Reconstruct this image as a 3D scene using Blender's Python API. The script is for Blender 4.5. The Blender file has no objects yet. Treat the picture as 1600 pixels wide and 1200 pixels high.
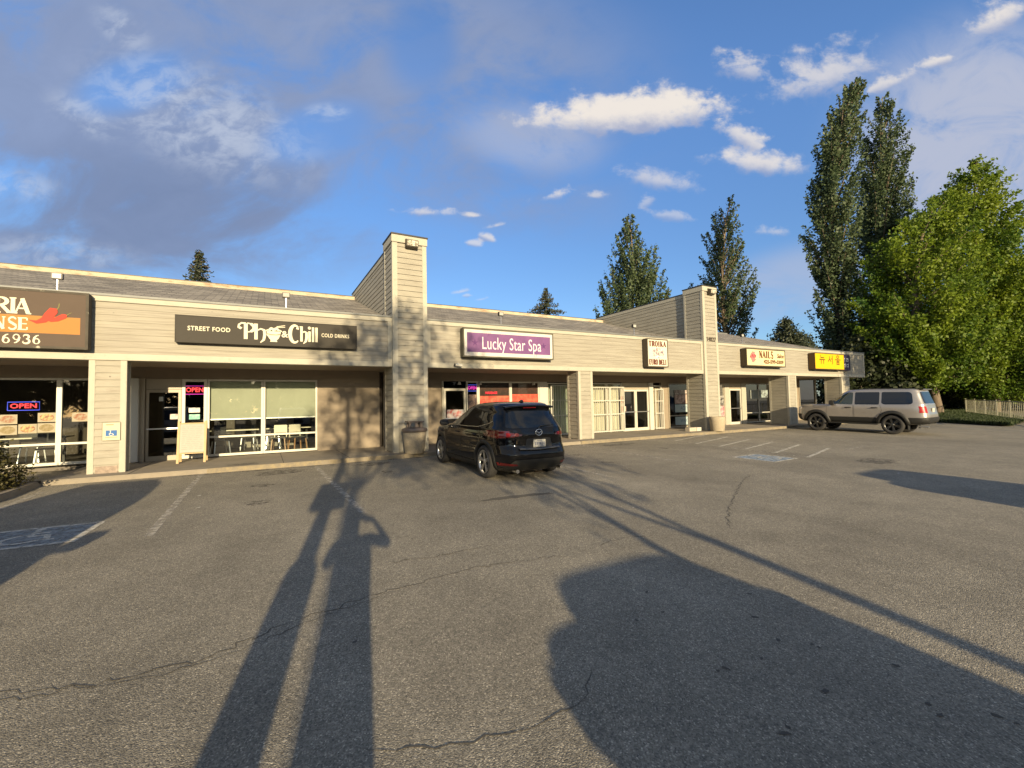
import bpy, bmesh, math, random
import numpy as np
from mathutils import Vector, Matrix
random.seed(7); rng = np.random.default_rng(7)
R_ = math.radians
scene = bpy.context.scene
COL = scene.collection

# ------------------------------------------------------------------ camera, sun, sky, exposure
cam_d = bpy.data.cameras.new('camera'); cam = bpy.data.objects.new('camera', cam_d); COL.objects.link(cam)
cam_d.sensor_width = 36; cam_d.lens = 15.6375; cam_d.clip_start = 0.05; cam_d.clip_end = 2000
CR = Vector((0.873706, -0.48605, -0.019848)); CU = Vector((-0.003955, -0.047897, 0.998844)); CF = Vector((0.486439, 0.872617, 0.04377))
m = Matrix((( CR.x, CU.x, -CF.x, 0), (CR.y, CU.y, -CF.y, 0), (CR.z, CU.z, -CF.z, 1.54), (0, 0, 0, 1)))
cam.matrix_world = m
scene.camera = cam

SUN_EL, SUN_AZ = R_(13.2), R_(11.2)          # the light travels towards +Y, a little towards +X
sl = bpy.data.lights.new('sun', 'SUN'); sun = bpy.data.objects.new('sun', sl); COL.objects.link(sun)
sl.energy = 5.0; sl.angle = R_(0.55); sl.color = (1.0, 0.80, 0.50)
sdir = Vector((math.sin(SUN_AZ)*math.cos(SUN_EL), math.cos(SUN_AZ)*math.cos(SUN_EL), -math.sin(SUN_EL)))
sun.rotation_euler = sdir.to_track_quat('-Z', 'Y').to_euler()
sun.location = (-10, -40, 30)

vs = scene.view_settings
scene.display_settings.display_device = 'sRGB'
vs.view_transform = 'Standard'; vs.look = 'None'; vs.exposure = 1.0; vs.gamma = 1.0; vs.use_curve_mapping = False
scene.cycles.max_bounces = 8; scene.cycles.transparent_max_bounces = 24
scene.cycles.sample_clamp_indirect = 6.0
scene.cycles.use_denoising = True

def build_world():
    w = bpy.data.worlds.new('World'); scene.world = w; w.use_nodes = True
    nt = w.node_tree; nt.nodes.clear(); N = nt.nodes.new; L = nt.links.new
    out = N('ShaderNodeOutputWorld'); bg = N('ShaderNodeBackground'); bg.inputs[1].default_value = 0.12
    L(bg.outputs[0], out.inputs[0])
    sky = N('ShaderNodeTexSky'); sky.sky_type = 'NISHITA'; sky.sun_disc = False
    sky.sun_elevation = SUN_EL; sky.sun_rotation = math.pi + SUN_AZ
    sky.air_density = 1.0; sky.dust_density = 0.6; sky.ozone_density = 2.5; sky.altitude = 50
    tc = N('ShaderNodeTexCoord'); D = tc.outputs['Generated']
    def val(x): return x
    def setin(sock, v):
        if isinstance(v, (int, float)): sock.default_value = v
        elif isinstance(v, (tuple, list)): sock.default_value = v
        else: L(v, sock)
    def math_(op, a, b=None, c=None, clamp=False):
        n = N('ShaderNodeMath'); n.operation = op; n.use_clamp = clamp
        setin(n.inputs[0], a)
        if b is not None: setin(n.inputs[1], b)
        if c is not None: setin(n.inputs[2], c)
        return n.outputs[0]
    def dot(v):
        n = N('ShaderNodeVectorMath'); n.operation = 'DOT_PRODUCT'; L(D, n.inputs[0]); n.inputs[1].default_value = v; return n.outputs['Value']
    def smooth(x, a, b):
        n = N('ShaderNodeMapRange'); n.interpolation_type = 'SMOOTHERSTEP'; setin(n.inputs[0], x)
        n.inputs[1].default_value = a; n.inputs[2].default_value = b; return n.outputs[0]
    def mixc(f, a, b):
        n = N('ShaderNodeMix'); n.data_type = 'RGBA'; setin(n.inputs[0], f); setin(n.inputs[6], a); setin(n.inputs[7], b); return n.outputs[2]
    # sky seen towards azimuth 29 deg on a flat chart of directions: U along, V up (both tangents)
    fw = math_('MAXIMUM', dot((0.4870, 0.8734, 0)), 0.06)
    U = math_('DIVIDE', dot((0.8734, -0.4870, 0)), fw)
    V = math_('DIVIDE', dot((0, 0, 1)), fw)
    front = smooth(dot((0.4870, 0.8734, 0)), 0.1, 0.3)
    cv = N('ShaderNodeCombineXYZ'); L(U, cv.inputs[0]); L(V, cv.inputs[1]); UV = cv.outputs[0]
    def noise(scale, detail=6, rough=0.55, sx=1.0, sy=1.0, rot=0.0, off=(0, 0, 0), vec=None, dist=0.0):
        mp = N('ShaderNodeMapping'); L(vec or UV, mp.inputs[0]); mp.inputs['Location'].default_value = off
        mp.inputs['Rotation'].default_value = (0, 0, rot); mp.inputs['Scale'].default_value = (sx, sy, 1)
        n = N('ShaderNodeTexNoise'); L(mp.outputs[0], n.inputs['Vector']); n.inputs['Scale'].default_value = scale
        n.inputs['Detail'].default_value = detail; n.inputs['Roughness'].default_value = rough; n.inputs['Distortion'].default_value = dist
        return n.outputs[0]
    n_big = noise(2.2, 7, 0.6, 1.0, 1.8, R_(-18), (3.1, 1.7, 0.3), dist=0.6)
    n_mid = noise(5.5, 7, 0.62, 1.0, 1.5, R_(-25), (0.4, 5.2, 1.3), dist=0.7)
    n_fine = noise(13.0, 7, 0.6, 1.0, 1.6, R_(-15), (8.3, 0.2, 2.0), dist=0.4)
    n_puff = noise(20.0, 6, 0.6, 1.0, 1.15, 0, (1.3, 4.2, 5.0))
    def ell(cu, cv_, a, b, rot=0.0):
        du = math_('SUBTRACT', U, cu); dv = math_('SUBTRACT', V, cv_)
        c, s = math.cos(rot), math.sin(rot)
        p = math_('MULTIPLY_ADD', du, c/a, math_('MULTIPLY', dv, s/a))
        q = math_('MULTIPLY_ADD', du, -s/b, math_('MULTIPLY', dv, c/b))
        return math_('SQRT', math_('ADD', math_('MULTIPLY', p, p), math_('MULTIPLY', q, q))), q
    def px(x, y):   # direction chart coordinates of a point of the sky
        d = CR*((x-800)/695) + CU*((600-y)/695) + CF
        f = d.x*0.4870 + d.y*0.8734
        return (d.x*0.8734 - d.y*0.4870)/f, d.z/f
    def blob(x, y, wx, wy, rot=0.0):
        cu, cv_ = px(x, y); return ell(cu, cv_, wx/695, wy/695, rot)
    BLUE = {}
    tint = N('ShaderNodeMix'); tint.data_type = 'RGBA'; tint.blend_type = 'MULTIPLY'; tint.inputs[0].default_value = 1.0
    L(sky.outputs[0], tint.inputs[6]); tint.inputs[7].default_value = (SKY_TINT[0], SKY_TINT[1], SKY_TINT[2], 1)
    low = smooth(V, 0.08, 0.95)
    dim = math_('MULTIPLY_ADD', low, 0.30, 0.62)
    cdim = N('ShaderNodeCombineXYZ'); L(math_('MULTIPLY', dim, 0.90), cdim.inputs[0]); L(math_('MULTIPLY', dim, 0.93), cdim.inputs[1]); L(dim, cdim.inputs[2])
    t2 = N('ShaderNodeMix'); t2.data_type = 'RGBA'; t2.blend_type = 'MULTIPLY'; t2.inputs[0].default_value = 1.0; L(tint.outputs[2], t2.inputs[6]); L(cdim.outputs[0], t2.inputs[7])
    col = t2.outputs[2]
    # 1. broad grey-blue sheet over the left and the top
    d1, _ = blob(330, 110, 760, 300, R_(-4)); d1b, _ = blob(120, 320, 620, 150, R_(-6)); d1c, _ = blob(640, 250, 380, 110, R_(-14))
    m1 = math_('MAXIMUM', smooth(d1, 1.15, 0.55), math_('MAXIMUM', smooth(d1b, 1.15, 0.5), math_('MULTIPLY', smooth(d1c, 1.2, 0.4), 0.8)))
    a1 = math_('MULTIPLY', m1, smooth(math_('ADD', n_big, math_('MULTIPLY', n_mid, 0.30)), 0.38, 0.76))
    holes, _ = blob(205, 130, 90, 45, R_(15)); holes2, _ = blob(500, 205, 90, 45, R_(15)); holes3, _ = blob(660, 70, 60, 80, 0)
    hm = math_('MAXIMUM', smooth(holes, 1.5, 0.5), math_('MAXIMUM', smooth(holes2, 1.5, 0.5), smooth(holes3, 1.5, 0.4)))
    a1 = math_('MULTIPLY', a1, math_('SUBTRACT', 1.0, math_('MULTIPLY', hm, 0.75)))
    dk, _ = blob(230, 330, 420, 130, R_(-8))
    shade = math_('MULTIPLY_ADD', n_mid, 0.55, math_('MULTIPLY', smooth(dk, 1.3, 0.2), -0.42))
    shade = math_('ADD', shade, 0.34, clamp=True)
    g1 = mixc(shade, C_DARK, C_GREY)
    col = mixc(math_('MULTIPLY', a1, 0.93), col, g1)
    # bright torn edges in the sheet
    lit1, _ = blob(310, 185, 220, 90, R_(-25)); lit2, _ = blob(130, 180, 70, 30, R_(-30)); lit3, _ = blob(510, 175, 40, 16, 0); lit4, _ = blob(190, 45, 60, 30, R_(-40)); lit5, _ = blob(90, 395, 130, 28, R_(-5)); lit6, _ = blob(30, 290, 70, 26, R_(-8))
    lm = smooth(lit1, 1.3, 0.2)
    for q in (lit2, lit3, lit4, lit5, lit6): lm = math_('MAXIMUM', lm, math_('MULTIPLY', smooth(q, 1.4, 0.2), 0.8))
    al = math_('MULTIPLY', lm, smooth(math_('ADD', n_fine, math_('MULTIPLY', n_mid, 0.4)), 0.54, 0.88))
    col = mixc(math_('MULTIPLY', al, 0.62), col, C_PALE)
    # 2. thin pale veil at the right
    v1, _ = blob(1540, 215, 250, 210, R_(20)); v2, _ = blob(1240, 440, 170, 60, R_(14)); v3, _ = blob(830, 215, 130, 60, R_(-10))
    av = math_('MAXIMUM', smooth(v1, 1.25, 0.4), math_('MULTIPLY', smooth(v2, 1.3, 0.3), 0.6))
    av = math_('MAXIMUM', av, math_('MULTIPLY', smooth(v3, 1.3, 0.3), 0.55))
    av = math_('MULTIPLY', av, smooth(n_mid, 0.15, 0.60))
    col = mixc(math_('MULTIPLY', av, 0.95), col, C_VEIL)
    # 3. cumulus heaps: (x, y, half width, half height, turn, strength)
    for (x, y, a, b, r, s) in [(985, 180, 165, 46, R_(3), 1.0), (1185, 255, 78, 26, R_(-8), 0.85), (1160, 215, 45, 24, R_(-30), 0.8),
                               (1170, 108, 46, 30, R_(-14), 0.62), (1290, 120, 92, 48, R_(16), 0.7), (1390, 130, 40, 14, R_(22), 0.7), (1560, 30, 60, 30, R_(24), 0.9), (1470, 95, 40, 14, R_(16), 0.8),
                               (1030, 283, 66, 22, R_(-12), 0.6), (860, 307, 26, 10, R_(8), 0.7), (930, 306, 17, 8, 0, 0.55), (1048, 338, 36, 10, R_(-8), 0.4), (1012, 315, 14, 14, R_(40), 0.4),
                               (668, 332, 42, 9, R_(-4), 0.6), (738, 337, 19, 6, R_(-5), 0.75), (768, 374, 14, 8, R_(-20), 0.7), (738, 381, 15, 6, R_(-14), 0.6), (777, 352, 18, 5, R_(12), 0.5),
                               (720, 456, 17, 5, R_(12), 0.55), (752, 468, 14, 4, R_(10), 0.45), (730, 462, 10, 4, 0, 0.4), (1215, 362, 26, 11, 0, 0.4), (1305, 520, 16, 22, 0, 0.6)]:
        d, q = blob(x, y, a, b, r)
        k = 0.80 if a > 100 else 1.75 if a < 50 else 1.25
        dd = math_('ADD', d, math_('MULTIPLY', math_('SUBTRACT', math_('MULTIPLY_ADD', n_fine, 0.55, math_('MULTIPLY', n_puff, 0.55)), 0.55), k*3.0))
        # flat base: falls off quickly below
        dd = math_('ADD', dd, math_('MULTIPLY', math_('MAXIMUM', math_('MULTIPLY', q, -1.0), 0.0), 0.35))
        al = math_('MULTIPLY', smooth(dd, 1.20, 0.45) if a > 100 else smooth(dd, 1.30, 0.0), s)
        up = smooth(math_('ADD', q, math_('MULTIPLY', math_('SUBTRACT', n_puff, 0.5), 1.2)), -0.9, 0.35)
        col = mixc(al, col, mixc(up, C_BASE, C_WHITE))
    # unseen broken cloud added behind and above, to turn the ambient light neutral
    nb = N('ShaderNodeTexNoise'); L(D, nb.inputs['Vector']); nb.inputs['Scale'].default_value = 2.6; nb.inputs['Detail'].default_value = 6
    back = mixc(math_('MULTIPLY', smooth(nb.outputs[0], 0.40, 0.62), 0.8), sky.outputs[0], C_BACK)
    col = mixc(front, back, col)
    L(col, bg.inputs[0])
    cyc = w.cycles; cyc.sampling_method = 'MANUAL'; cyc.sample_map_resolution = 1024
def lin(r, g, b, k=1.0):
    f = lambda c: (c/255/12.92 if c/255 <= 0.04045 else ((c/255+0.055)/1.055)**2.4)
    return (f(r)*k, f(g)*k, f(b)*k, 1)
KB = 1/0.12/2**1.0
SKY_TINT = (0.86, 1.0, 1.16)
C_DARK = lin(118, 133, 166, KB); C_GREY = lin(152, 168, 203, KB); C_PALE = lin(200, 210, 228, KB)
C_BACK = lin(196, 190, 184, KB); C_VEIL = lin(184, 191, 212, KB); C_BASE = lin(158, 170, 202, KB); C_WHITE = lin(240, 232, 224, KB)
build_world()

# ------------------------------------------------------------------ helpers
def tag(o, label=None, cat=None, group=None, kind=None):
    if label: o['label'] = label
    if cat: o['category'] = cat
    if group: o['group'] = group
    if kind: o['kind'] = kind
    return o
def thing(name, label, cat, loc=(0, 0, 0), rz=0.0, group=None):
    o = bpy.data.objects.new(name, None); COL.objects.link(o); o.empty_display_size = 0.2
    o.location = loc; o.rotation_euler = (0, 0, rz)
    return tag(o, label, cat, group)
class MB:
    def __init__(s): s.v = []; s.f = []; s.mi = []; s.sm = []
    def add(s, vs, fs, mi=0, smooth=False):
        o = len(s.v); s.v += [tuple(p) for p in vs]; s.f += [[i+o for i in f] for f in fs]
        s.mi += [mi]*len(fs); s.sm += [smooth]*len(fs); return s
    def box(s, x0, x1, y0, y1, z0, z1, mi=0):
        v = [(x0,y0,z0),(x1,y0,z0),(x1,y1,z0),(x0,y1,z0),(x0,y0,z1),(x1,y0,z1),(x1,y1,z1),(x0,y1,z1)]
        return s.add(v, [(0,3,2,1),(4,5,6,7),(0,1,5,4),(1,2,6,5),(2,3,7,6),(3,0,4,7)], mi)
    def bar(s, p, q, w, h=None, mi=0, up=(0,0,1)):
        p, q = Vector(p), Vector(q); d = (q-p).normalized(); u = Vector(up)
        if abs(d.dot(u)) > 0.98: u = Vector((0,1,0))
        a = d.cross(u).normalized()*(w/2); b = a.cross(d).normalized()*((h or w)/2)
        v = [p-a-b, p+a-b, p+a+b, p-a+b, q-a-b, q+a-b, q+a+b, q-a+b]
        return s.add(v, [(3,2,1,0),(4,5,6,7),(0,1,5,4),(1,2,6,5),(2,3,7,6),(3,0,4,7)], mi)
    def tube(s, pts, rad, n=10, mi=0, cap=True):
        pts = [Vector(p) for p in pts]
        if not isinstance(rad, (list, tuple)): rad = [rad]*len(pts)
        rings = []; ref = None
        for i, p in enumerate(pts):
            d = (pts[min(i+1, len(pts)-1)]-pts[max(i-1, 0)]).normalized()
            if ref is None: ref = d.orthogonal().normalized()
            a = (ref - d*ref.dot(d)).normalized(); b = d.cross(a); ref = a
            rings += [p + (a*math.cos(2*math.pi*k/n) + b*math.sin(2*math.pi*k/n))*rad[i] for k in range(n)]
        fs = [(i*n+k, i*n+(k+1)%n, (i+1)*n+(k+1)%n, (i+1)*n+k) for i in range(len(pts)-1) for k in range(n)]
        s.add(rings, fs, mi, True)
        if cap:
            s.add(rings[:n], [tuple(range(n-1, -1, -1))], mi); s.add(rings[-n:], [tuple(range(n))], mi)
        return s
    def lathe(s, prof, n=24, c=(0,0,0), axis='Z', mi=0, closed=False):
        vs = []
        for (r, h) in prof:
            for k in range(n):
                a = 2*math.pi*k/n; x, y = r*math.cos(a), r*math.sin(a)
                vs.append((c[0]+x, c[1]+y, c[2]+h) if axis == 'Z' else (c[0]+x, c[1]+h, c[2]+y))
        m_ = len(prof); fs = []
        for i in range(m_ if closed else m_-1):
            j = (i+1) % m_
            for k in range(n):
                fs.append((i*n+k, i*n+(k+1)%n, j*n+(k+1)%n, j*n+k))
        return s.add(vs, fs, mi, True)
    def grid(s, rows, mi=0, smooth=True, close=False):
        n = len(rows[0]); vs = [p for r in rows for p in r]
        fs = [(i*n+k, i*n+(k+1)%n, (i+1)*n+(k+1)%n, (i+1)*n+k) for i in range(len(rows)-1) for k in range(n if close else n-1)]
        return s.add(vs, fs, mi, smooth)
    def poly(s, pts, mi=0): return s.add(pts, [tuple(range(len(pts)))], mi)
    def prism_y(s, pts, y0, y1, mi=0):   # outline in x,z extruded along y
        n = len(pts); v = [(x, y0, z) for x, z in pts] + [(x, y1, z) for x, z in pts]
        return s.add(v, [tuple(range(n)), tuple(range(2*n-1, n-1, -1))] + [(i, i+n, (i+1)%n+n, (i+1)%n) for i in range(n)], mi)
    def prism_x(s, pts, x0, x1, mi=0):   # outline in y,z extruded along x
        n = len(pts); v = [(x0, y, z) for y, z in pts] + [(x1, y, z) for y, z in pts]
        return s.add(v, [tuple(range(n-1, -1, -1)), tuple(range(n, 2*n))] + [(i, (i+1)%n, (i+1)%n+n, i+n) for i in range(n)], mi)
    def build(s, name, mats, parent=None, bevel=0.0, recalc=True, auto=None):
        me = bpy.data.meshes.new(name); me.from_pydata(s.v, [], s.f)
        if not isinstance(mats, (list, tuple)): mats = [mats]
        for m_ in mats: me.materials.append(m_)
        me.polygons.foreach_set('material_index', s.mi); me.polygons.foreach_set('use_smooth', s.sm)
        me.update()
        if recalc:
            bm = bmesh.new(); bm.from_mesh(me); bmesh.ops.recalc_face_normals(bm, faces=bm.faces)
            if bevel > 0:
                bmesh.ops.remove_doubles(bm, verts=bm.verts, dist=1e-5)
                es = [e for e in bm.edges if len(e.link_faces) == 2 and e.calc_face_angle(0) > 0.6]
                bmesh.ops.bevel(bm, geom=es, offset=bevel, segments=2, affect='EDGES', clamp_overlap=True)
            bm.to_mesh(me); bm.free()
        o = bpy.data.objects.new(name, me); COL.objects.link(o)
        if parent: o.parent = parent
        return o
def copy_tree(o, parent=None):
    c = o.copy(); COL.objects.link(c); c.parent = parent
    for ch in list(o.children): copy_tree(ch, c)
    return c
def struct(o): o['kind'] = 'structure'; return o

# ------------------------------------------------------------------ materials
def mat(name, col, rough=0.6, metal=0.0, var=0.0, scale=4.0, stretch=(1,1,1), bump=0.0, bscale=40.0, col2=None, f2=(0.45, 0.65), s2=6.0, st2=(1,1,1), coat=0.0, spec=0.5, emit=None, es=0.0, dots=0.0):
    m_ = bpy.data.materials.new(name); m_.use_nodes = True; nt = m_.node_tree; N = nt.nodes.new; L = nt.links.new
    b = nt.nodes['Principled BSDF']; b.inputs['Base Color'].default_value = (*col, 1); b.inputs['Roughness'].default_value = rough
    b.inputs['Metallic'].default_value = metal; b.inputs['Specular IOR Level'].default_value = spec
    if coat: b.inputs['Coat Weight'].default_value = coat; b.inputs['Coat Roughness'].default_value = 0.03
    if emit: b.inputs['Emission Color'].default_value = (*emit, 1); b.inputs['Emission Strength'].default_value = es
    tc = N('ShaderNodeTexCoord')
    def nz(sc, st, det=6, ro=0.6):
        mp = N('ShaderNodeMapping'); L(tc.outputs['Object'], mp.inputs[0]); mp.inputs['Scale'].default_value = st
        n = N('ShaderNodeTexNoise'); L(mp.outputs[0], n.inputs['Vector']); n.inputs['Scale'].default_value = sc; n.inputs['Detail'].default_value = det; n.inputs['Roughness'].default_value = ro
        return n.outputs[0]
    cur = None
    if var:
        mr = N('ShaderNodeMapRange'); L(nz(scale, stretch), mr.inputs[0]); mr.inputs[1].default_value = 0.25; mr.inputs[2].default_value = 0.75
        mr.inputs[3].default_value = 1-var; mr.inputs[4].default_value = 1+var
        mx = N('ShaderNodeMix'); mx.data_type = 'RGBA'; mx.blend_type = 'MULTIPLY'; mx.inputs[0].default_value = 1; mx.inputs[6].default_value = (*col, 1); L(mr.outputs[0], mx.inputs[7]); cur = mx.outputs[2]
    if col2:
        mr = N('ShaderNodeMapRange'); L(nz(s2, st2, 8, 0.65), mr.inputs[0]); mr.inputs[1].default_value = f2[0]; mr.inputs[2].default_value = f2[1]
        mx = N('ShaderNodeMix'); mx.data_type = 'RGBA'; L(mr.outputs[0], mx.inputs[0])
        if cur: L(cur, mx.inputs[6])
        else: mx.inputs[6].default_value = (*col, 1)
        mx.inputs[7].default_value = (*col2, 1); cur = mx.outputs[2]
    if dots:
        vo = N('ShaderNodeTexVoronoi'); L(tc.outputs['Object'], vo.inputs['Vector']); vo.inputs['Scale'].default_value = 3.2
        mr = N('ShaderNodeMapRange'); L(vo.outputs['Distance'], mr.inputs[0]); mr.inputs[1].default_value = 0.03; mr.inputs[2].default_value = 0.075; mr.inputs[3].default_value = dots; mr.inputs[4].default_value = 0.0
        mx = N('ShaderNodeMix'); mx.data_type = 'RGBA'; L(mr.outputs[0], mx.inputs[0]); L(cur, mx.inputs[6]); mx.inputs[7].default_value = (0.05, 0.04, 0.03, 1); cur = mx.outputs[2]
    if cur: L(cur, b.inputs['Base Color'])
    if bump:
        bp = N('ShaderNodeBump'); bp.inputs['Strength'].default_value = bump; bp.inputs['Distance'].default_value = 0.02; L(nz(bscale, stretch), bp.inputs['Height']); L(bp.outputs[0], b.inputs['Normal'])
    return m_
def glass_mat(name, tintc=(0.75, 0.8, 0.76), refl=1.0, rough=0.02):
    m_ = bpy.data.materials.new(name); m_.use_nodes = True; nt = m_.node_tree; nt.nodes.clear(); N = nt.nodes.new; L = nt.links.new
    out = N('ShaderNodeOutputMaterial'); mx = N('ShaderNodeMixShader'); tr = N('ShaderNodeBsdfTransparent'); tr.inputs[0].default_value = (*tintc, 1)
    gl = N('ShaderNodeBsdfGlossy'); gl.inputs['Roughness'].default_value = rough; gl.inputs[0].default_value = (0.95, 0.97, 1, 1)
    fr = N('ShaderNodeFresnel'); fr.inputs[0].default_value = 1.5
    ml = N('ShaderNodeMath'); ml.operation = 'MULTIPLY'; ml.use_clamp = True; ml.inputs[1].default_value = refl; L(fr.outputs[0], ml.inputs[0])
    L(ml.outputs[0], mx.inputs[0]); L(tr.outputs[0], mx.inputs[1]); L(gl.outputs[0], mx.inputs[2]); L(mx.outputs[0], out.inputs[0])
    return m_
CREAM = (0.258, 0.240, 0.192)
MT = {}
MT['siding'] = mat('painted_siding', CREAM, 0.75, var=0.14, scale=1.6, stretch=(1, 1, 3), bump=0.15, bscale=18, col2=(0.19, 0.165, 0.128), f2=(0.52, 0.78), s2=3.0, st2=(0.5, 0.5, 4), dots=0.75)
MT['fascia'] = mat('weathered_fascia', (0.260, 0.242, 0.195), 0.75, var=0.10, scale=1.2, stretch=(0.5, 1, 4), bump=0.12, bscale=16, col2=(0.175, 0.152, 0.12), f2=(0.44, 0.74), s2=2.2, st2=(0.35, 0.5, 9), dots=0.4)
MT['trim'] = mat('cream_trim', (0.330, 0.310, 0.25), 0.7, var=0.07, scale=3, bump=0.06, bscale=20, col2=(0.24, 0.21, 0.16), f2=(0.60, 0.80), s2=5)
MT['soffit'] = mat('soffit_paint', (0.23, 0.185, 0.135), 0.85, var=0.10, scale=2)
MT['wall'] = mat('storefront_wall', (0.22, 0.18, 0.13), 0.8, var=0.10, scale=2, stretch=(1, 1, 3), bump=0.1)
MT['white_frame'] = mat('white_frame', (0.46, 0.44, 0.37), 0.45, var=0.04)
MT['bronze_frame'] = mat('tan_frame', (0.30, 0.26, 0.19), 0.5)
MT['glass'] = glass_mat('window_glass', (0.82, 0.86, 0.82), 1.5)
MT['glass_dark'] = glass_mat('tinted_glass', (0.30, 0.30, 0.28), 2.0)
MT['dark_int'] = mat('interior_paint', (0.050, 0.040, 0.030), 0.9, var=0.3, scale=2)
MT['int_floor'] = mat('interior_floor', (0.09, 0.075, 0.055), 0.6, var=0.2, scale=5)
MT['metal'] = mat('aluminium', (0.55, 0.55, 0.55), 0.35, 0.9)
MT['dark_metal'] = mat('dark_metal', (0.03, 0.028, 0.026), 0.5, 0.4)
MT['black'] = mat('black_plastic', (0.012, 0.012, 0.012), 0.55)
MT['concrete'] = mat('concrete', (0.22, 0.19, 0.145), 0.9, var=0.16, scale=1.3, bump=0.25, bscale=30, col2=(0.17, 0.15, 0.12), f2=(0.50, 0.75), s2=2.5)
MT['curb'] = mat('worn_curb_paint', (0.17, 0.145, 0.105), 0.9, var=0.2, scale=2, bump=0.3, bscale=25, col2=(0.22, 0.18, 0.11), f2=(0.46, 0.62), s2=7.0)
MT['aggregate'] = mat('exposed_aggregate', (0.32, 0.27, 0.19), 0.95, var=0.28, scale=30, bump=0.6, bscale=60)
MT['white'] = mat('white_paint', (0.42, 0.41, 0.36), 0.5)
MT['flash'] = mat('gutter_flashing', (0.15, 0.155, 0.15), 0.6, 0.2, var=0.1)
def asphalt():
    m_ = bpy.data.materials.new('asphalt'); m_.use_nodes = True; nt = m_.node_tree; N = nt.nodes.new; L = nt.links.new
    b = nt.nodes['Principled BSDF']; b.inputs['Roughness'].default_value = 0.85; b.inputs['Specular IOR Level'].default_value = 0.3
    tc = N('ShaderNodeTexCoord'); O = tc.outputs['Object']
    def nz(sc, det=4, ro=0.6, st=(1, 1, 1)):
        mp = N('ShaderNodeMapping'); L(O, mp.inputs[0]); mp.inputs['Scale'].default_value = st
        n = N('ShaderNodeTexNoise'); L(mp.outputs[0], n.inputs['Vector']); n.inputs['Scale'].default_value = sc; n.inputs['Detail'].default_value = det; n.inputs['Roughness'].default_value = ro; return n.outputs[0]
    def vor(sc, feat='F1'):
        n = N('ShaderNodeTexVoronoi'); L(O, n.inputs['Vector']); n.inputs['Scale'].default_value = sc; n.feature = feat; return n
    v = vor(125.0); v2 = vor(48.0)
    rr = N('ShaderNodeValToRGB'); L(v.outputs['Color'], rr.inputs[0]); e = rr.color_ramp.elements
    e[0].position = 0.0; e[0].color = (0.095, 0.086, 0.069, 1); e[1].position = 1.0; e[1].color = (0.58, 0.525, 0.415, 1)
    k = e.new(0.35); k.color = (0.185, 0.169, 0.134, 1); k = e.new(0.78); k.color = (0.275, 0.250, 0.198, 1)
    r2 = N('ShaderNodeValToRGB'); L(v2.outputs['Color'], r2.inputs[0]); e = r2.color_ramp.elements
    e[0].position = 0.1; e[0].color = (0.82, 0.82, 0.82, 1); e[1].position = 0.95; e[1].color = (1.16, 1.15, 1.12, 1)
    mx = N('ShaderNodeMix'); mx.data_type = 'RGBA'; mx.blend_type = 'MULTIPLY'; mx.inputs[0].default_value = 1; L(rr.outputs[0], mx.inputs[6]); L(r2.outputs[0], mx.inputs[7])
    # broad wear
    mr = N('ShaderNodeMapRange'); L(nz(0.35, 5, 0.6, (1, 0.6, 1)), mr.inputs[0]); mr.inputs[1].default_value = 0.3; mr.inputs[2].default_value = 0.7; mr.inputs[3].default_value = 0.74; mr.inputs[4].default_value = 1.16
    m2 = N('ShaderNodeMix'); m2.data_type = 'RGBA'; m2.blend_type = 'MULTIPLY'; m2.inputs[0].default_value = 1; L(mx.outputs[2], m2.inputs[6]); L(mr.outputs[0], m2.inputs[7])
    mr = N('ShaderNodeMapRange'); L(nz(1.8, 5, 0.65), mr.inputs[0]); mr.inputs[1].default_value = 0.3; mr.inputs[2].default_value = 0.7; mr.inputs[3].default_value = 0.86; mr.inputs[4].default_value = 1.12
    m3 = N('ShaderNodeMix'); m3.data_type = 'RGBA'; m3.blend_type = 'MULTIPLY'; m3.inputs[0].default_value = 1; L(m2.outputs[2], m3.inputs[6]); L(mr.outputs[0], m3.inputs[7])
    L(m3.outputs[2], b.inputs['Base Color'])
    ad = N('ShaderNodeMath'); ad.operation = 'MULTIPLY_ADD'; L(v.outputs['Distance'], ad.inputs[0]); ad.inputs[1].default_value = -0.9; L(nz(60, 3), ad.inputs[2])
    bp = N('ShaderNodeBump'); bp.inputs['Strength'].default_value = 0.55; bp.inputs['Distance'].default_value = 0.006; L(ad.outputs[0], bp.inputs['Height']); L(bp.outputs[0], b.inputs['Normal'])
    return m_
MT['asphalt'] = asphalt()
def worn_paint(name, col, amount=0.5):
    m_ = bpy.data.materials.new(name); m_.use_nodes = True; nt = m_.node_tree; N = nt.nodes.new; L = nt.links.new
    b = nt.nodes['Principled BSDF']; b.inputs['Base Color'].default_value = (*col, 1); b.inputs['Roughness'].default_value = 0.8
    out = nt.nodes['Material Output']; tr = N('ShaderNodeBsdfTransparent'); mx = N('ShaderNodeMixShader')
    tc = N('ShaderNodeTexCoord'); n = N('ShaderNodeTexNoise'); L(tc.outputs['Object'], n.inputs['Vector']); n.inputs['Scale'].default_value = 9; n.inputs['Detail'].default_value = 9; n.inputs['Roughness'].default_value = 0.75
    mr = N('ShaderNodeMapRange'); L(n.outputs[0], mr.inputs[0]); mr.inputs[1].default_value = amount-0.14; mr.inputs[2].default_value = amount+0.14
    L(mr.outputs[0], mx.inputs[0]); L(tr.outputs[0], mx.inputs[1]); L(b.outputs[0], mx.inputs[2]); L(mx.outputs[0], out.inputs[0])
    return m_
MT['line'] = worn_paint('worn_white_line', (0.38, 0.35, 0.29), 0.48)
MT['hline'] = worn_paint('white_line', (0.55, 0.52, 0.44), 0.45)
MT['blue_line'] = worn_paint('worn_blue_paint', (0.22, 0.25, 0.26), 0.45)
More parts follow.
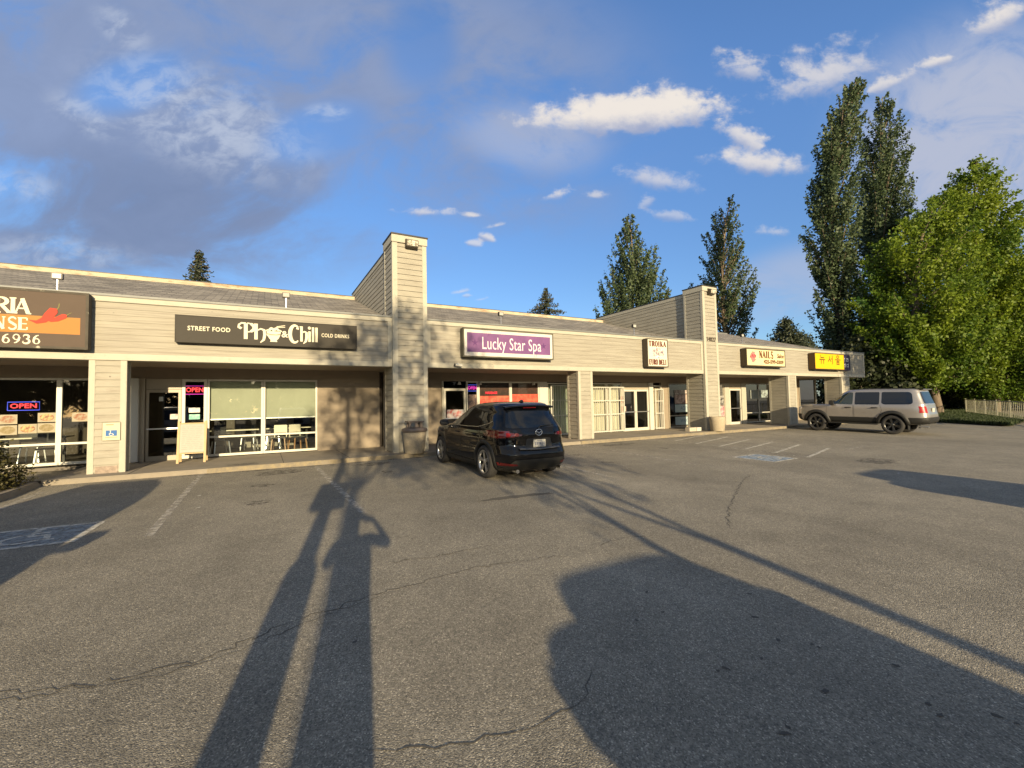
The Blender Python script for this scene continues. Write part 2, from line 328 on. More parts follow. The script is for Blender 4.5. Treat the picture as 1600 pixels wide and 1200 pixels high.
MT['stain'] = worn_paint('dark_stain', (0.022, 0.020, 0.018), 0.44)
MT['faint'] = worn_paint('faint_stain', (0.09, 0.082, 0.070), 0.56)
def leaf_mat(name, c1, c2, tr=0.45, sc=0.6):
    m_ = bpy.data.materials.new(name); m_.use_nodes = True; nt = m_.node_tree; N = nt.nodes.new; L = nt.links.new
    b = nt.nodes['Principled BSDF']; out = nt.nodes['Material Output']; b.inputs['Roughness'].default_value = 0.55; b.inputs['Specular IOR Level'].default_value = 0.35
    tc = N('ShaderNodeTexCoord'); n = N('ShaderNodeTexNoise'); L(tc.outputs['Object'], n.inputs['Vector']); n.inputs['Scale'].default_value = sc; n.inputs['Detail'].default_value = 3
    n2 = N('ShaderNodeTexNoise'); L(tc.outputs['Object'], n2.inputs['Vector']); n2.inputs['Scale'].default_value = 6; n2.inputs['Detail'].default_value = 2
    ad = N('ShaderNodeMath'); ad.operation = 'MULTIPLY_ADD'; L(n2.outputs[0], ad.inputs[0]); ad.inputs[1].default_value = 0.7; L(n.outputs[0], ad.inputs[2])
    mr = N('ShaderNodeMapRange'); L(ad.outputs[0], mr.inputs[0]); mr.inputs[1].default_value = 0.6; mr.inputs[2].default_value = 1.1
    mx = N('ShaderNodeMix'); mx.data_type = 'RGBA'; L(mr.outputs[0], mx.inputs[0]); mx.inputs[6].default_value = (*c1, 1); mx.inputs[7].default_value = (*c2, 1); L(mx.outputs[2], b.inputs['Base Color'])
    t = N('ShaderNodeBsdfTranslucent'); L(mx.outputs[2], t.inputs[0]); ms = N('ShaderNodeMixShader'); ms.inputs[0].default_value = tr
    L(b.outputs[0], ms.inputs[1]); L(t.outputs[0], ms.inputs[2]); L(ms.outputs[0], out.inputs[0])
    return m_
MT['bark'] = mat('bark', (0.13, 0.10, 0.07), 0.95, var=0.3, scale=3, stretch=(4, 4, 0.6), bump=0.8, bscale=12)
MT['leaf_poplar'] = leaf_mat('poplar_leaves', (0.036, 0.062, 0.026), (0.085, 0.115, 0.052), 0.3, 0.35)
MT['leaf_maple'] = leaf_mat('maple_leaves', (0.034, 0.092, 0.010), (0.185, 0.240, 0.016), 0.45, 0.35)
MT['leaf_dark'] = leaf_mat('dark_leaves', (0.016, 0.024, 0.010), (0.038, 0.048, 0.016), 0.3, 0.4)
MT['leaf_conifer'] = leaf_mat('conifer_needles', (0.022, 0.032, 0.018), (0.045, 0.055, 0.028), 0.2, 0.5)
MT['leaf_shrub'] = leaf_mat('shrub_leaves', (0.040, 0.040, 0.014), (0.080, 0.070, 0.022), 0.3, 3)
MT['grass'] = leaf_mat('grass_blades', (0.022, 0.038, 0.010), (0.05, 0.07, 0.02), 0.3, 1)
def shingles():
    m_ = bpy.data.materials.new('roof_shingles'); m_.use_nodes = True; nt = m_.node_tree; N = nt.nodes.new; L = nt.links.new
    b = nt.nodes['Principled BSDF']; b.inputs['Roughness'].default_value = 0.95
    tc = N('ShaderNodeTexCoord'); mp = N('ShaderNodeMapping'); L(tc.outputs['UV'], mp.inputs[0])
    br = N('ShaderNodeTexBrick'); L(mp.outputs[0], br.inputs['Vector']); br.inputs['Scale'].default_value = 1.0
    br.inputs['Brick Width'].default_value = 0.40; br.inputs['Row Height'].default_value = 0.20; br.inputs['Mortar Size'].default_value = 0.012; br.inputs['Bias'].default_value = -0.1
    br.inputs['Color1'].default_value = (0.125, 0.113, 0.095, 1); br.inputs['Color2'].default_value = (0.27, 0.245, 0.205, 1); br.inputs['Mortar'].default_value = (0.070, 0.064, 0.054, 1)
    n = N('ShaderNodeTexNoise'); L(tc.outputs['UV'], n.inputs['Vector']); n.inputs['Scale'].default_value = 0.9; n.inputs['Detail'].default_value = 8
    mr = N('ShaderNodeMapRange'); L(n.outputs[0], mr.inputs[0]); mr.inputs[3].default_value = 0.65; mr.inputs[4].default_value = 1.35
    mx = N('ShaderNodeMix'); mx.data_type = 'RGBA'; mx.blend_type = 'MULTIPLY'; mx.inputs[0].default_value = 1; L(br.outputs[0], mx.inputs[6]); L(mr.outputs[0], mx.inputs[7]); L(mx.outputs[2], b.inputs['Base Color'])
    bp = N('ShaderNodeBump'); bp.inputs['Strength'].default_value = 0.7; bp.inputs['Distance'].default_value = 0.02; L(br.outputs['Fac'], bp.inputs['Height']); bp.invert = True; L(bp.outputs[0], b.inputs['Normal'])
    return m_
MT['shingle'] = shingles()
# ------------------------------------------------------------------ ground, kerb, sidewalk
SL, YC = 0.02, 13.05
def gz(y):
    if y >= YC: return 0.0
    return -SL*(YC-max(y, -45.0))
b = MB()
b.grid([[(x, y, gz(y)) for x in (-400, -30, 0, 30, 60, 1200)] for y in (-300, -45, -10, 5, YC, 40, 600)], smooth=False)
struct(b.build('parking_lot', MT['asphalt']))
SW = 0.11; YF = 13.69; YS = 16.0; MT['crack0'] = mat('joint_dark', (0.05, 0.045, 0.04), 1.0)
b = MB(); b.box(-4.1, 34.0, 13.05, YS+0.3, -0.3, SW)
sw = struct(b.build('sidewalk', MT['concrete'], bevel=0.02))
b = MB(); b.box(-1.2, 9.3, 13.028, 13.10, -0.2, SW+0.006); b.box(10.1, 33.5, 13.028, 13.10, -0.2, SW+0.006)
struct(b.build('kerb', MT['curb'], bevel=0.015))
b = MB()
for x in (-2.7, 0.45, 2.1, 5.2, 8.3, 11.4, 14.5, 17.6, 20.7, 23.8): b.box(x-0.008, x+0.008, 13.11, YS, SW+0.001, SW+0.004)
struct(b.build('sidewalk_joint', MT['crack0']))
b = MB(); b.box(-4.26, -4.10, 11.2, 13.02, -0.3, 0.10); b.box(-9.0, -4.26, 11.2, 11.36, -0.3, 0.10)
struct(b.build('planter_kerb', MT['concrete'], bevel=0.02))
b = MB(); b.box(-9.0, -4.262, 11.362, 13.6, -0.3, 0.06); struct(b.build('planting_bed', mat('bark_mulch', (0.05, 0.038, 0.026), 1.0, var=0.4, scale=30, bump=1.0)))

# painted markings, cracks and stains lie on the sloping lot
def decal(name, polys, m_, lift=0.004):
    b = MB()
    for p in polys: b.poly([(x, y, gz(y)+lift) for x, y in p])
    return struct(b.build(name, m_, recalc=False))
def strip(p, q, w):
    p, q = Vector((*p, 0)), Vector((*q, 0)); n = (q-p).normalized(); n = Vector((-n.y, n.x, 0))*(w/2)
    return [tuple((p-n).xy), tuple((p+n).xy)[:2], tuple((q+n).xy), tuple((q-n).xy)] if False else [tuple((p+n).xy), tuple((p-n).xy), tuple((q-n).xy), tuple((q+n).xy)]
for k, (p, q) in enumerate([((-1.33, 7.52), (-1.30, 12.95)), ((1.36, 7.25), (1.19, 12.7)), ((-3.9, 8.2), (-3.8, 12.2)), ((6.6, 7.6), (6.7, 12.9)), ((9.6, 7.6), (9.9, 12.9)),
                            ((16.0, 7.2), (17.6, 7.3)), ((18.7, 7.2), (19.6, 11.6))]):
    decal('parking_stripe', [strip(p, q, 0.11)], MT['line'], 0.004+k*0.0004)
decal('parking_stripe', [strip((13.93, 12.9), (13.20, 6.88), 0.10)], MT['line'], 0.008)
for (p, q) in [((13.79, 11.96), (17.04, 13.0)), ((13.59, 10.87), (16.74, 11.81)), ((13.49, 9.85), (16.47, 10.7)), ((13.5, 8.94), (16.27, 9.68)), ((13.39, 7.9), (16.22, 8.7)), ((13.19, 6.88), (15.83, 7.61))]:
    decal('hatch_stripe', [strip(p, q, 0.10)], MT['hline'], 0.0105)
def handicap(name, cx, cy, w, h, rz, bl=MT['blue_line'], wh=MT['hline'], border=0.08):
    c, s = math.cos(rz), math.sin(rz)
    T = lambda p: (cx + p[0]*c - p[1]*s, cy + p[0]*s + p[1]*c)
    decal(name, [[T(p) for p in [(-w/2, -h/2), (w/2, -h/2), (w/2, h/2), (-w/2, h/2)]]], bl, 0.006)
    P = []
    for (x0, x1, y0, y1) in [(-w/2-border, w/2+border, h/2, h/2+border), (-w/2-border, w/2+border, -h/2-border, -h/2), (-w/2-border, -w/2, -h/2, h/2), (w/2, w/2+border, -h/2, h/2)]:
        P.append([T(p) for p in [(x0, y0), (x1, y0), (x1, y1), (x0, y1)]])
    decal('painted_border', P, wh, 0.0064)
    u = min(w, h)/2; seg = []
    pts = [(0.02*u, 0.70*u), (0.02*u, 0.05*u), (0.45*u, 0.05*u), (0.62*u, -0.55*u), (0.78*u, -0.50*u)]
    for a_, b_ in zip(pts[:-1], pts[1:]): seg.append(strip(a_, b_, 0.15*u))
    seg.append(strip((0.02*u, 0.36*u), (0.40*u, 0.36*u), 0.13*u))
    ring = [(0.05*u+0.50*u*math.cos(t), -0.22*u+0.50*u*math.sin(t)) for t in [R_(a) for a in range(100, 345, 18)]]
    for a_, b_ in zip(ring[:-1], ring[1:]): seg.append(strip(a_, b_, 0.13*u))
    hd = [(0.02*u+0.13*u*math.cos(t), 0.80*u+0.13*u*math.sin(t)) for t in [k*math.pi/5 for k in range(10)]]; seg.append(hd)
    b = MB()
    for k, p in enumerate(seg): b.poly([(*T(q), gz(T(q)[1])+0.0078+k*0.0003) for q in p])
    struct(b.build('painted_wheelchair_symbol', wh, recalc=False))
handicap('painted_blue_square', -2.72, 8.28, 1.15, 0.90, R_(-3))
handicap('painted_blue_square', 12.17, 7.48, 1.05, 1.05, R_(3), bl=worn_paint('pale_blue_paint', (0.22, 0.28, 0.34), 0.41))
def crack(pts, w, name='asphalt_crack', m_=None, jit=0.02):
    P = []
    for (a_, b_) in zip(pts[:-1], pts[1:]):
        d = math.hypot(b_[0]-a_[0], b_[1]-a_[1]); n = max(2, int(d/0.06))
        for i in range(n): P.append((a_[0]+(b_[0]-a_[0])*i/n + random.gauss(0, jit), a_[1]+(b_[1]-a_[1])*i/n + random.gauss(0, jit)))
    P.append(pts[-1]); rows = []
    for i, p in enumerate(P):
        q = P[min(i+1, len(P)-1)]; o = P[max(i-1, 0)]; dx, dy = q[0]-o[0], q[1]-o[1]; l = math.hypot(dx, dy) or 1
        ww = w*random.uniform(0.25, 1.0)*min(1, 0.2+i/6, 0.2+(len(P)-1-i)/6)/2
        rows.append([(p[0]-dy/l*ww, p[1]+dx/l*ww, gz(p[1])+0.003), (p[0]+dy/l*ww, p[1]-dx/l*ww, gz(p[1])+0.003)])
    b = MB(); b.grid(rows, smooth=False); struct(b.build(name, m_ or MT['crackm'], recalc=False))
MT['crackm'] = mat('crack_dark', (0.075, 0.068, 0.056), 1.0)
crack([(-2.2, 4.25), (-1.41, 4.0), (-0.93, 3.84), (-0.42, 3.81), (0.13, 4.05), (0.97, 4.25), (2.0, 4.36), (3.1, 4.15)], 0.014, jit=0.022)
crack([(-2.2, 4.12), (-1.2, 3.88), (-0.6, 3.72), (-0.2, 3.80), (0.4, 4.05), (1.2, 4.22)], 0.010, jit=0.022)
crack([(0.43, 2.46), (0.83, 2.25), (1.35, 2.14), (1.66, 2.18), (1.9, 2.4)], 0.014, jit=0.012)
crack([(0.92, 4.9), (1.14, 4.97), (1.68, 4.87), (2.5, 4.9)], 0.015, jit=0.015)
crack([(9.4, 6.1), (8.57, 5.75), (7.9, 5.4), (7.23, 5.01), (6.5, 4.6), (6.17, 4.4), (5.45, 3.87)], 0.022, jit=0.02)
crack([(3.1, 4.15), (3.9, 4.3), (4.6, 4.05)], 0.012, jit=0.02)
crack([(-0.2, 6.8), (0.6, 6.6), (1.3, 6.75)], 0.010, jit=0.02)
def blot(cx, cy, rx, ry, rz=0.0, n=18, j=0.35, m_=None, name='oil_stain', lift=0.0035):
    c, s = math.cos(rz), math.sin(rz); P = []
    for k in range(n):
        a = 2*math.pi*k/n; r = 1+random.uniform(-j, j); x, y = rx*r*math.cos(a), ry*r*math.sin(a); P.append((cx+x*c-y*s, cy+x*s+y*c))
    decal(name, [P], m_ or MT['stain'], lift)
for (x, y) in [(2.58,1.96),(2.65,1.95),(3.43,1.82),(3.43,1.78),(2.41,1.44),(2.96,1.51),(2.47,1.46),(3.35,1.16),(3.29,1.09),(3.55,0.93),(3.56,0.86),(3.05,3.03),(3.34,3.67),(2.88,2.69),(0.59,3.51),(3.28,1.98),(3.81,2.54),(3.45,2.26),(3.64,1.41),(2.95,1.9),(2.6,2.7),(4.9,4.2)]:
    blot(x, y, random.uniform(0.012, 0.030), random.uniform(0.010, 0.018), random.uniform(0, 3), 9, 0.4, MT['crackm'])
blot(3.95, 6.97, 0.72, 0.10, R_(-4), 30, 0.25, MT['crackm'])
for a_ in [(0.35, 12.25, 0.55, 0.35, 0), (11.2, 12.2, 0.8, 0.22, 0), (2.6, 12.4, 0.5, 0.3, 0), (-0.45, 13.5, 0.35, 0.18, 0), (14.0, 5.6, 0.6, 0.4, 0.0)]:
    blot(*a_, n=26, j=0.3, m_=MT['faint'], lift=0.0035 if a_[1] < 13 else SW+0.004)
for i in range(34):
    x = -1.0+i*0.98+random.uniform(-0.4, 0.4)
    blot(x, 12.90+random.uniform(-0.06, 0.05), random.uniform(0.25, 0.6), random.uniform(0.04, 0.11), 0, 20, 0.35, MT['faint'], 'kerb_dirt', 0.0037+0.0002*(i % 5))
for (x, y) in ((0.0, 10.6), (2.6, 10.9), (8.2, 10.8), (11.6, 10.6), (-0.1, 8.9), (8.0, 9.2)): blot(x, y, random.uniform(0.12, 0.3), random.uniform(0.10, 0.2), 0, 20, 0.35, MT['faint'], 'oil_stain', 0.0049)
b = MB()
for (x, y) in [(-0.95, 9.0), (-1.05, 10.1), (1.95, 10.2), (5.1, 5.3), (0.6, 8.4), (15.0, 6.0), (17.8, 5.2), (20.4, 5.6), (2.2, 8.4), (17.9, 12.4), (12.2, 4.5), (3.8, 9.9)]:
    r = random.uniform(0.02, 0.05); a = random.uniform(0, 3)
    o = MB().poly([(r*math.cos(a+k*1.57), r*0.6*math.sin(a+k*1.57), 0.006+0.004*k) for k in range(4)]).build('litter_scrap', MT['white'], recalc=False)
    o.location = (x, y, gz(y)); tag(o, 'small white scrap of litter lying on the asphalt', 'litter', 'litter scraps on the parking lot')

# ------------------------------------------------------------------ the strip mall
MALL = thing('strip_mall', 'long cream clapboard strip mall with grey shingle roof and two tall fin pillars', 'building', (0, 0, 0))
def siding(b, ax, u0, u1, c, z0, z1, step, lap, out):
    """lap boards on a plane: ax 'y' = face at y=c running along x, ax 'x' = face at x=c running along y; out = -1 or +1 outward sign"""
    z = z0; rows = []
    while z < z1-1e-4:
        zt = min(z+step, z1)
        for (zz, d) in ((z, 0.002), (z+step*0.055, 0.002), (z+step*0.055+0.001, lap), (zt, lap*0.5)):
            w = c+out*d
            rows.append([(u0, w, zz), (u1, w, zz)] if ax == 'y' else [(w, u0, zz), (w, u1, zz)])
        z = zt
    b.grid(rows, smooth=False)
def boxpart(name, m_, *bx, parent=MALL, bevel=0.0):
    b = MB(); b.box(*bx); return b.build(name, m_, parent, bevel=bevel)
# fascia in three runs between the pillars
def fascia(x0, x1, endtrim=(True, True)):
    b = MB(); b.box(x0, x1, YF+0.02, YF+0.30, 2.77, 4.20)
    siding(b, 'y', x0, x1, YF+0.02, 2.90, 4.12, 0.152, 0.013, -1)
    f = b.build('fascia', MT['fascia'], MALL)
    boxpart('top_trim', MT['trim'], x0, x1, YF-0.02, YF+0.34, 4.13, 4.255, parent=f, bevel=0.006)
    boxpart('bottom_trim', MT['trim'], x0, x1, YF-0.015, YF+0.31, 2.745, 2.905, parent=f, bevel=0.006)
    boxpart('gutter', MT['flash'], x0, x1, YF-0.045, YF+0.36, 4.257, 4.315, parent=f, bevel=0.01)
    for e, x in zip(endtrim, (x0, x1-0.13)):
        if e: boxpart('end_trim', MT['trim'], x, x+0.13, YF-0.012, YF+0.02, 2.908, 4.128, parent=f)
    return f
fascia(-16.0, 3.43, (False, True)); fascia(4.53, 17.83); fascia(18.83, 33.2)
def column(x0, x1, yf, z1, depth):
    b = MB(); b.box(x0+0.02, x1-0.02, yf+0.02, yf+depth-0.02, SW, z1)
    siding(b, 'y', x0+0.10, x1-0.10, yf+0.02, SW+0.02, z1, 0.165, 0.026, -1)
    siding(b, 'x', yf+0.10, yf+depth-0.10, x0+0.02, SW+0.02, z1, 0.165, 0.026, -1)
    siding(b, 'x', yf+0.10, yf+depth-0.10, x1-0.02, SW+0.02, z1, 0.165, 0.026, 1)
    c = b.build('column', MT['siding'], MALL)
    for (a0, a1, q0, q1) in [(x0-0.008, x0+0.11, yf-0.01, yf+0.11), (x1-0.11, x1+0.008, yf-0.01, yf+0.11), (x0-0.008, x0+0.10, yf+depth-0.11, yf+depth+0.008), (x1-0.10, x1+0.008, yf+depth-0.11, yf+depth+0.008)]:
        boxpart('corner_board', MT['trim'], a0, a1, q0, q1, SW-0.02, z1, parent=c, bevel=0.005)
    return c
c0 = column(-3.54, -2.87, 13.71, 2.744, 0.36)
b = MB(); b.box(-3.40, -3.0, 13.70, 13.74, SW, SW+0.16); b.build('base_patch', mat('bare_mortar', (0.25, 0.20, 0.16), 1, var=0.35, scale=14, bump=0.8, bscale=30), c0)
column(10.57, 11.26, 13.71, 2.744, 0.72); column(24.72, 25.48, 13.71, 2.744, 1.05); column(30.35, 31.25, 13.71, 2.744, 0.95)
column(-11.5, -10.8, 13.71, 2.744, 0.80)
# fin pillars with wing walls that run back over the roof
def fin(x0, x1, ztop):
    yf = 13.61; d = 1.05
    b = MB(); b.box(x0+0.02, x1-0.02, yf+0.02, yf+d, SW, ztop-0.02)
    siding(b, 'y', x0+0.13, x1-0.11, yf+0.02, SW+0.02, ztop-0.25, 0.172, 0.028, -1)
    siding(b, 'x', yf+0.10, yf+d-0.06, x0+0.02, SW+0.02, ztop-0.24, 0.172, 0.028, -1)
    siding(b, 'x', yf+0.10, yf+d-0.06, x1-0.02, SW+0.02, ztop-0.24, 0.172, 0.028, 1)
    p = b.build('fin_pillar', MT['siding'], MALL)
    for (a0, a1, q0, q1) in [(x0-0.01, x0+0.15, yf-0.012, yf+0.12), (x1-0.13, x1+0.01, yf-0.012, yf+0.12), (x0-0.01, x0+0.10, yf+d-0.10, yf+d+0.01), (x1-0.10, x1+0.01, yf+d-0.10, yf+d+0.01)]:
        boxpart('corner_board', MT['trim'], a0, a1, q0, q1, SW-0.02, ztop-0.235, parent=p, bevel=0.005)
    boxpart('cap_trim', MT['trim'], x0-0.03, x1+0.03, yf-0.04, yf+d+0.03, ztop-0.232, ztop, parent=p, bevel=0.006)
    boxpart('cap_flashing', MT['dark_metal'], x0-0.05, x1+0.05, yf-0.06, yf+d+0.05, ztop+0.002, ztop+0.045, parent=p)
    w0, w1 = x0+0.10, x1-0.10; ys, ye = yf+d+0.012, 21.3; zt = ztop-0.16
    b = MB(); b.box(w0+0.02, w1-0.02, ys, ye, 2.75, zt-0.1)
    siding(b, 'x', ys, ye, w0+0.02, 4.0, zt-0.16, 0.172, 0.028, -1); siding(b, 'x', ys, ye, w1-0.02, 4.0, zt-0.16, 0.172, 0.028, 1)
    w = b.build('wing_wall', MT['siding'], MALL)
    boxpart('cap_trim', MT['trim'], w0-0.02, w1+0.02, ys, ye+0.02, zt-0.158, zt, parent=w)
    boxpart('cap_flashing', MT['dark_metal'], w0-0.04, w1+0.04, ys, ye+0.04, zt+0.002, zt+0.04, parent=w)
    return p
FIN1 = fin(3.44, 4.52, 6.86); FIN2 = fin(17.84, 18.82, 6.86)
# roof: shingle slope up to a ridge board, flat roof behind
YR, ZR = 20.7, 6.33
def roof(x0, x1, hip=False):
    y0, z0 = 14.02, 4.22; L_ = math.hypot(YR-y0, ZR-z0)
    me = bpy.data.meshes.new('roof'); bm = bmesh.new(); uv = bm.loops.layers.uv.new('UVMap')
    def face(pts, uvs):
        f = bm.faces.new([bm.verts.new(p) for p in pts])
        for l, q in zip(f.loops, uvs): l[uv].uv = q
    xr = x1-3.2 if hip else x1
    face([(x0, y0, z0), (x1, y0, z0), (xr, YR, ZR), (x0, YR, ZR)], [(x0, 0), (x1, 0), (xr, L_), (x0, L_)])
    if hip: face([(x1, y0, z0), (x1, 30, z0), (xr, 30, ZR), (xr, YR, ZR)], [(0, 0), (16, 0), (16, L_), (6, L_)])
    face([(x0, YR, ZR), (xr, YR, ZR), (xr, 30, ZR-0.05), (x0, 30, ZR-0.05)], [(x0, L_), (xr, L_), (xr, L_+9), (x0, L_+9)])
    bm.to_mesh(me); bm.free(); me.materials.append(MT['shingle'])
    o = bpy.data.objects.new('roof', me); COL.objects.link(o); o.parent = MALL
    return o
r1 = roof(-16, 3.52); r2 = roof(4.44, 17.92); r3 = roof(18.74, 33.0, True)
ridgem = mat('ridge_board', (0.36, 0.31, 0.22), 0.8, var=0.15, scale=1.5, col2=(0.24, 0.16, 0.095), f2=(0.50, 0.64), s2=2.5, st2=(0.8, 1, 3))
for r_, x0, x1 in ((r1, -16, 3.52), (r2, 4.44, 17.92)):
    boxpart('ridge_board', ridgem, x0, x1, YR-0.06, YR+0.12, ZR-0.06, ZR+0.13, parent=r_)
    boxpart('ridge_flashing', MT['dark_metal'], x0, x1, YR-0.08, YR+0.14, ZR+0.132, ZR+0.15, parent=r_)
boxpart('ridge_board', MT['flash'], 18.74, 29.7, YR-0.06, YR+0.12, ZR-0.04, ZR+0.06, parent=r3)
boxpart('soffit', MT['soffit'], -16, 33.1, YF+0.31, YS+0.1, 2.76, 2.80)
boxpart('end_fascia', MT['fascia'], 33.0, 33.18, YF+0.36, 30, 2.78, 4.24)
boxpart('end_wall', MT['siding'], 31.9, 32.1, YS, 30, 0, 2.9)
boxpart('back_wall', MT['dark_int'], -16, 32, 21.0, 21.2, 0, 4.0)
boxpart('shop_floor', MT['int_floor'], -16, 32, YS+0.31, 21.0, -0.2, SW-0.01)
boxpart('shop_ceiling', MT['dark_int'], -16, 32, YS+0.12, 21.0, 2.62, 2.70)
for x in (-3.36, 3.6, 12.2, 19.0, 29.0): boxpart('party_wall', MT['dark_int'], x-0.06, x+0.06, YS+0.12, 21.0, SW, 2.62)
# storefront: walls, windows and doors in the plane Y = YS
def wallp(x0, x1, z0=SW, z1=2.76, m_=None, lap=True):
    b = MB(); b.box(x0, x1, YS+0.02, YS+0.12, z0, z1)
    if lap: siding(b, 'y', x0, x1, YS+0.02, z0, z1, 0.15, 0.006, -1)
    return b.build('wall', m_ or MT['wall'], MALL)
def window(x0, x1, z0, z1, fm='white_frame', fw=0.055, gm='glass', rails=(), posts=(), top=True):
    b = MB(); y0, y1 = YS-0.035, YS+0.055
    if top: b.box(x0, x1, y0, y1, z1-fw, z1)
    b.box(x0, x1, y0, y1, z0, z0+fw+0.015)
    zt = z1-fw if top else z1
    b.box(x0, x0+fw, y0, y1, z0+fw+0.015, zt); b.box(x1-fw, x1, y0, y1, z0+fw+0.015, zt)
    for r in rails: b.box(x0+fw, x1-fw, y0+0.002, y1-0.002, r-fw/2, r+fw/2)
    w = b.build('window', MT[fm], MALL, bevel=0.004)
    p = MB(); p.poly([(x0+0.01, YS+0.01, z0+0.02), (x1-0.01, YS+0.01, z0+0.02), (x1-0.01, YS+0.01, z1-0.02), (x0+0.01, YS+0.01, z1-0.02)]); p.build('pane', MT[gm], w)
    return w
def door(x0, x1, z1, fm='bronze_frame', gm='glass_dark', hs=1, rail=1.02):
    b = MB(); y0, y1 = YS-0.03, YS+0.05; fw = 0.075
    b.box(x0, x0+fw, y0, y1, SW, z1); b.box(x1-fw, x1, y0, y1, SW, z1); b.box(x0+fw, x1-fw, y0, y1, z1-0.09, z1); b.box(x0+fw, x1-fw, y0, y1, SW, SW+0.14)
    d = b.build('door', MT[fm], MALL, bevel=0.004)
    p = MB(); p.poly([(x0+fw-0.01, YS+0.01, SW+0.1), (x1-fw+0.01, YS+0.01, SW+0.1), (x1-fw+0.01, YS+0.01, z1-0.05), (x0+fw-0.01, YS+0.01, z1-0.05)]); p.build('pane', MT[gm], d)
    h = MB(); xh = x1-fw-0.04 if hs > 0 else x0+fw+0.04
    h.box(x0+0.03, x1-0.03, y0-0.06, y0-0.035, rail-0.02, rail+0.02); h.box(x0+0.05, x0+0.09, y0-0.036, y0+0.002, rail-0.02, rail+0.02); h.box(x1-0.09, x1-0.05, y0-0.036, y0+0.002, rail-0.02, rail+0.02)
    h.build('handle', MT['metal'], d, bevel=0.005)
    return d
ZT = 2.44
def header(x0, x1, z0=ZT): wallp(x0, x1, z0, 2.76, MT['soffit'], lap=False)
# bay 1, corner restaurant
header(-16, -3.55)
for x0, x1 in ((-10.3, -8.5), (-8.5, -6.6), (-6.6, -4.70), (-4.70, -3.62)): window(x0, x1, SW+0.06, ZT, rails=(0.72,))
wallp(-16, -10.3)
wallp(-3.62, -3.30, SW, 2.76)
# bay 2, noodle restaurant
header(-3.30, 1.56)
b = MB(); b.box(-3.29, -3.04, YS-0.22, YS+0.02, SW+0.02, 2.44); b.build('pilaster', MT['white'], MALL, bevel=0.01)
boxpart('door_jamb', MT['bronze_frame'], -3.035, -2.93, YS-0.10, YS+0.06, SW, 2.44)
door(-2.92, -2.10, 2.14, 'bronze_frame', 'glass_dark', 1)
boxpart('transom', MT['bronze_frame'], -2.92, -2.10, YS-0.02, YS+0.04, 2.15, 2.44)
window(-2.09, -1.49, SW+0.02, ZT, gm='glass_dark', fw=0.075)
window(-1.48, -0.03, SW+0.03, ZT, rails=(0.72,)); window(-0.025, 1.53, SW+0.03, ZT, rails=(0.72,))
wallp(1.54, 3.56)
# bay 3, spa
wallp(3.70, 5.86)
header(5.86, 12.2)
boxpart('door_jamb', MT['trim'], 5.865, 5.93, YS-0.05, YS+0.06, SW, 2.44)
door(5.94, 6.84, 2.16, 'white_frame', 'glass', 1); boxpart('transom', MT['glass_dark'], 5.94, 6.84, YS, YS+0.02, 2.20, 2.43)
window(6.87, 7.37, SW+0.02, ZT, gm='glass_dark'); window(7.375, 8.83, SW+0.3, ZT, gm='glass'); window(8.835, 10.22, SW+0.3, ZT, gm='glass')
wallp(7.375, 10.22, SW, SW+0.3)
boxpart('pilaster', MT['white'], 10.23, 10.62, YS-0.04, YS+0.06, SW, 2.44)
window(10.63, 12.15, SW+0.02, 2.40, gm='glass')
wallp(12.15, 12.9)
# bay 4, deli
header(12.9, 18.5)
window(12.9, 13.95, SW+0.02, 2.40); window(13.955, 14.90, SW+0.02, 2.40)
door(14.93, 15.76, 2.10, 'white_frame', 'glass_dark', 1); door(15.77, 16.62, 2.10, 'white_frame', 'glass_dark', -1)
boxpart('transom', MT['bronze_frame'], 14.93, 16.62, YS-0.02, YS+0.04, 2.11, 2.43)
boxpart('pilaster', MT['white'], 16.63, 16.90, YS-0.10, YS+0.06, SW, 2.43)
window(16.91, 17.55, SW+0.02, 2.30, gm='glass')
wallp(17.56, 18.05)
window(18.05, 20.2, SW+0.02, 2.42, fm='bronze_frame', rails=(0.75,), gm='glass')
header(18.5, 29.2)
# bay 5, nail salon
wallp(20.2, 20.6)
window(20.6, 22.5, SW+0.02, 2.42, fm='bronze_frame', gm='glass')
boxpart('door_jamb', MT['trim'], 22.52, 22.92, YS-0.04, YS+0.06, SW, 2.43)
door(22.94, 23.98, 2.12, 'white_frame', 'glass_dark', -1)
boxpart('transom', MT['bronze_frame'], 22.94, 23.98, YS-0.02, YS+0.04, 2.13, 2.43)
boxpart('pilaster', MT['trim'], 24.0, 24.40, YS-0.06, YS+0.06, SW, 2.43)
for x0, x1 in ((24.42, 25.67), (25.675, 26.95), (26.955, 28.3)): window(x0, x1, SW+0.05, 2.42, rails=(0.72,), gm='glass_dark', fw=0.04)
wallp(28.3, 30.0)
window(30.0, 31.9, SW+0.4, 2.74, fm='bronze_frame', gm='glass_dark')
wallp(30.0, 31.9, SW, SW+0.4)

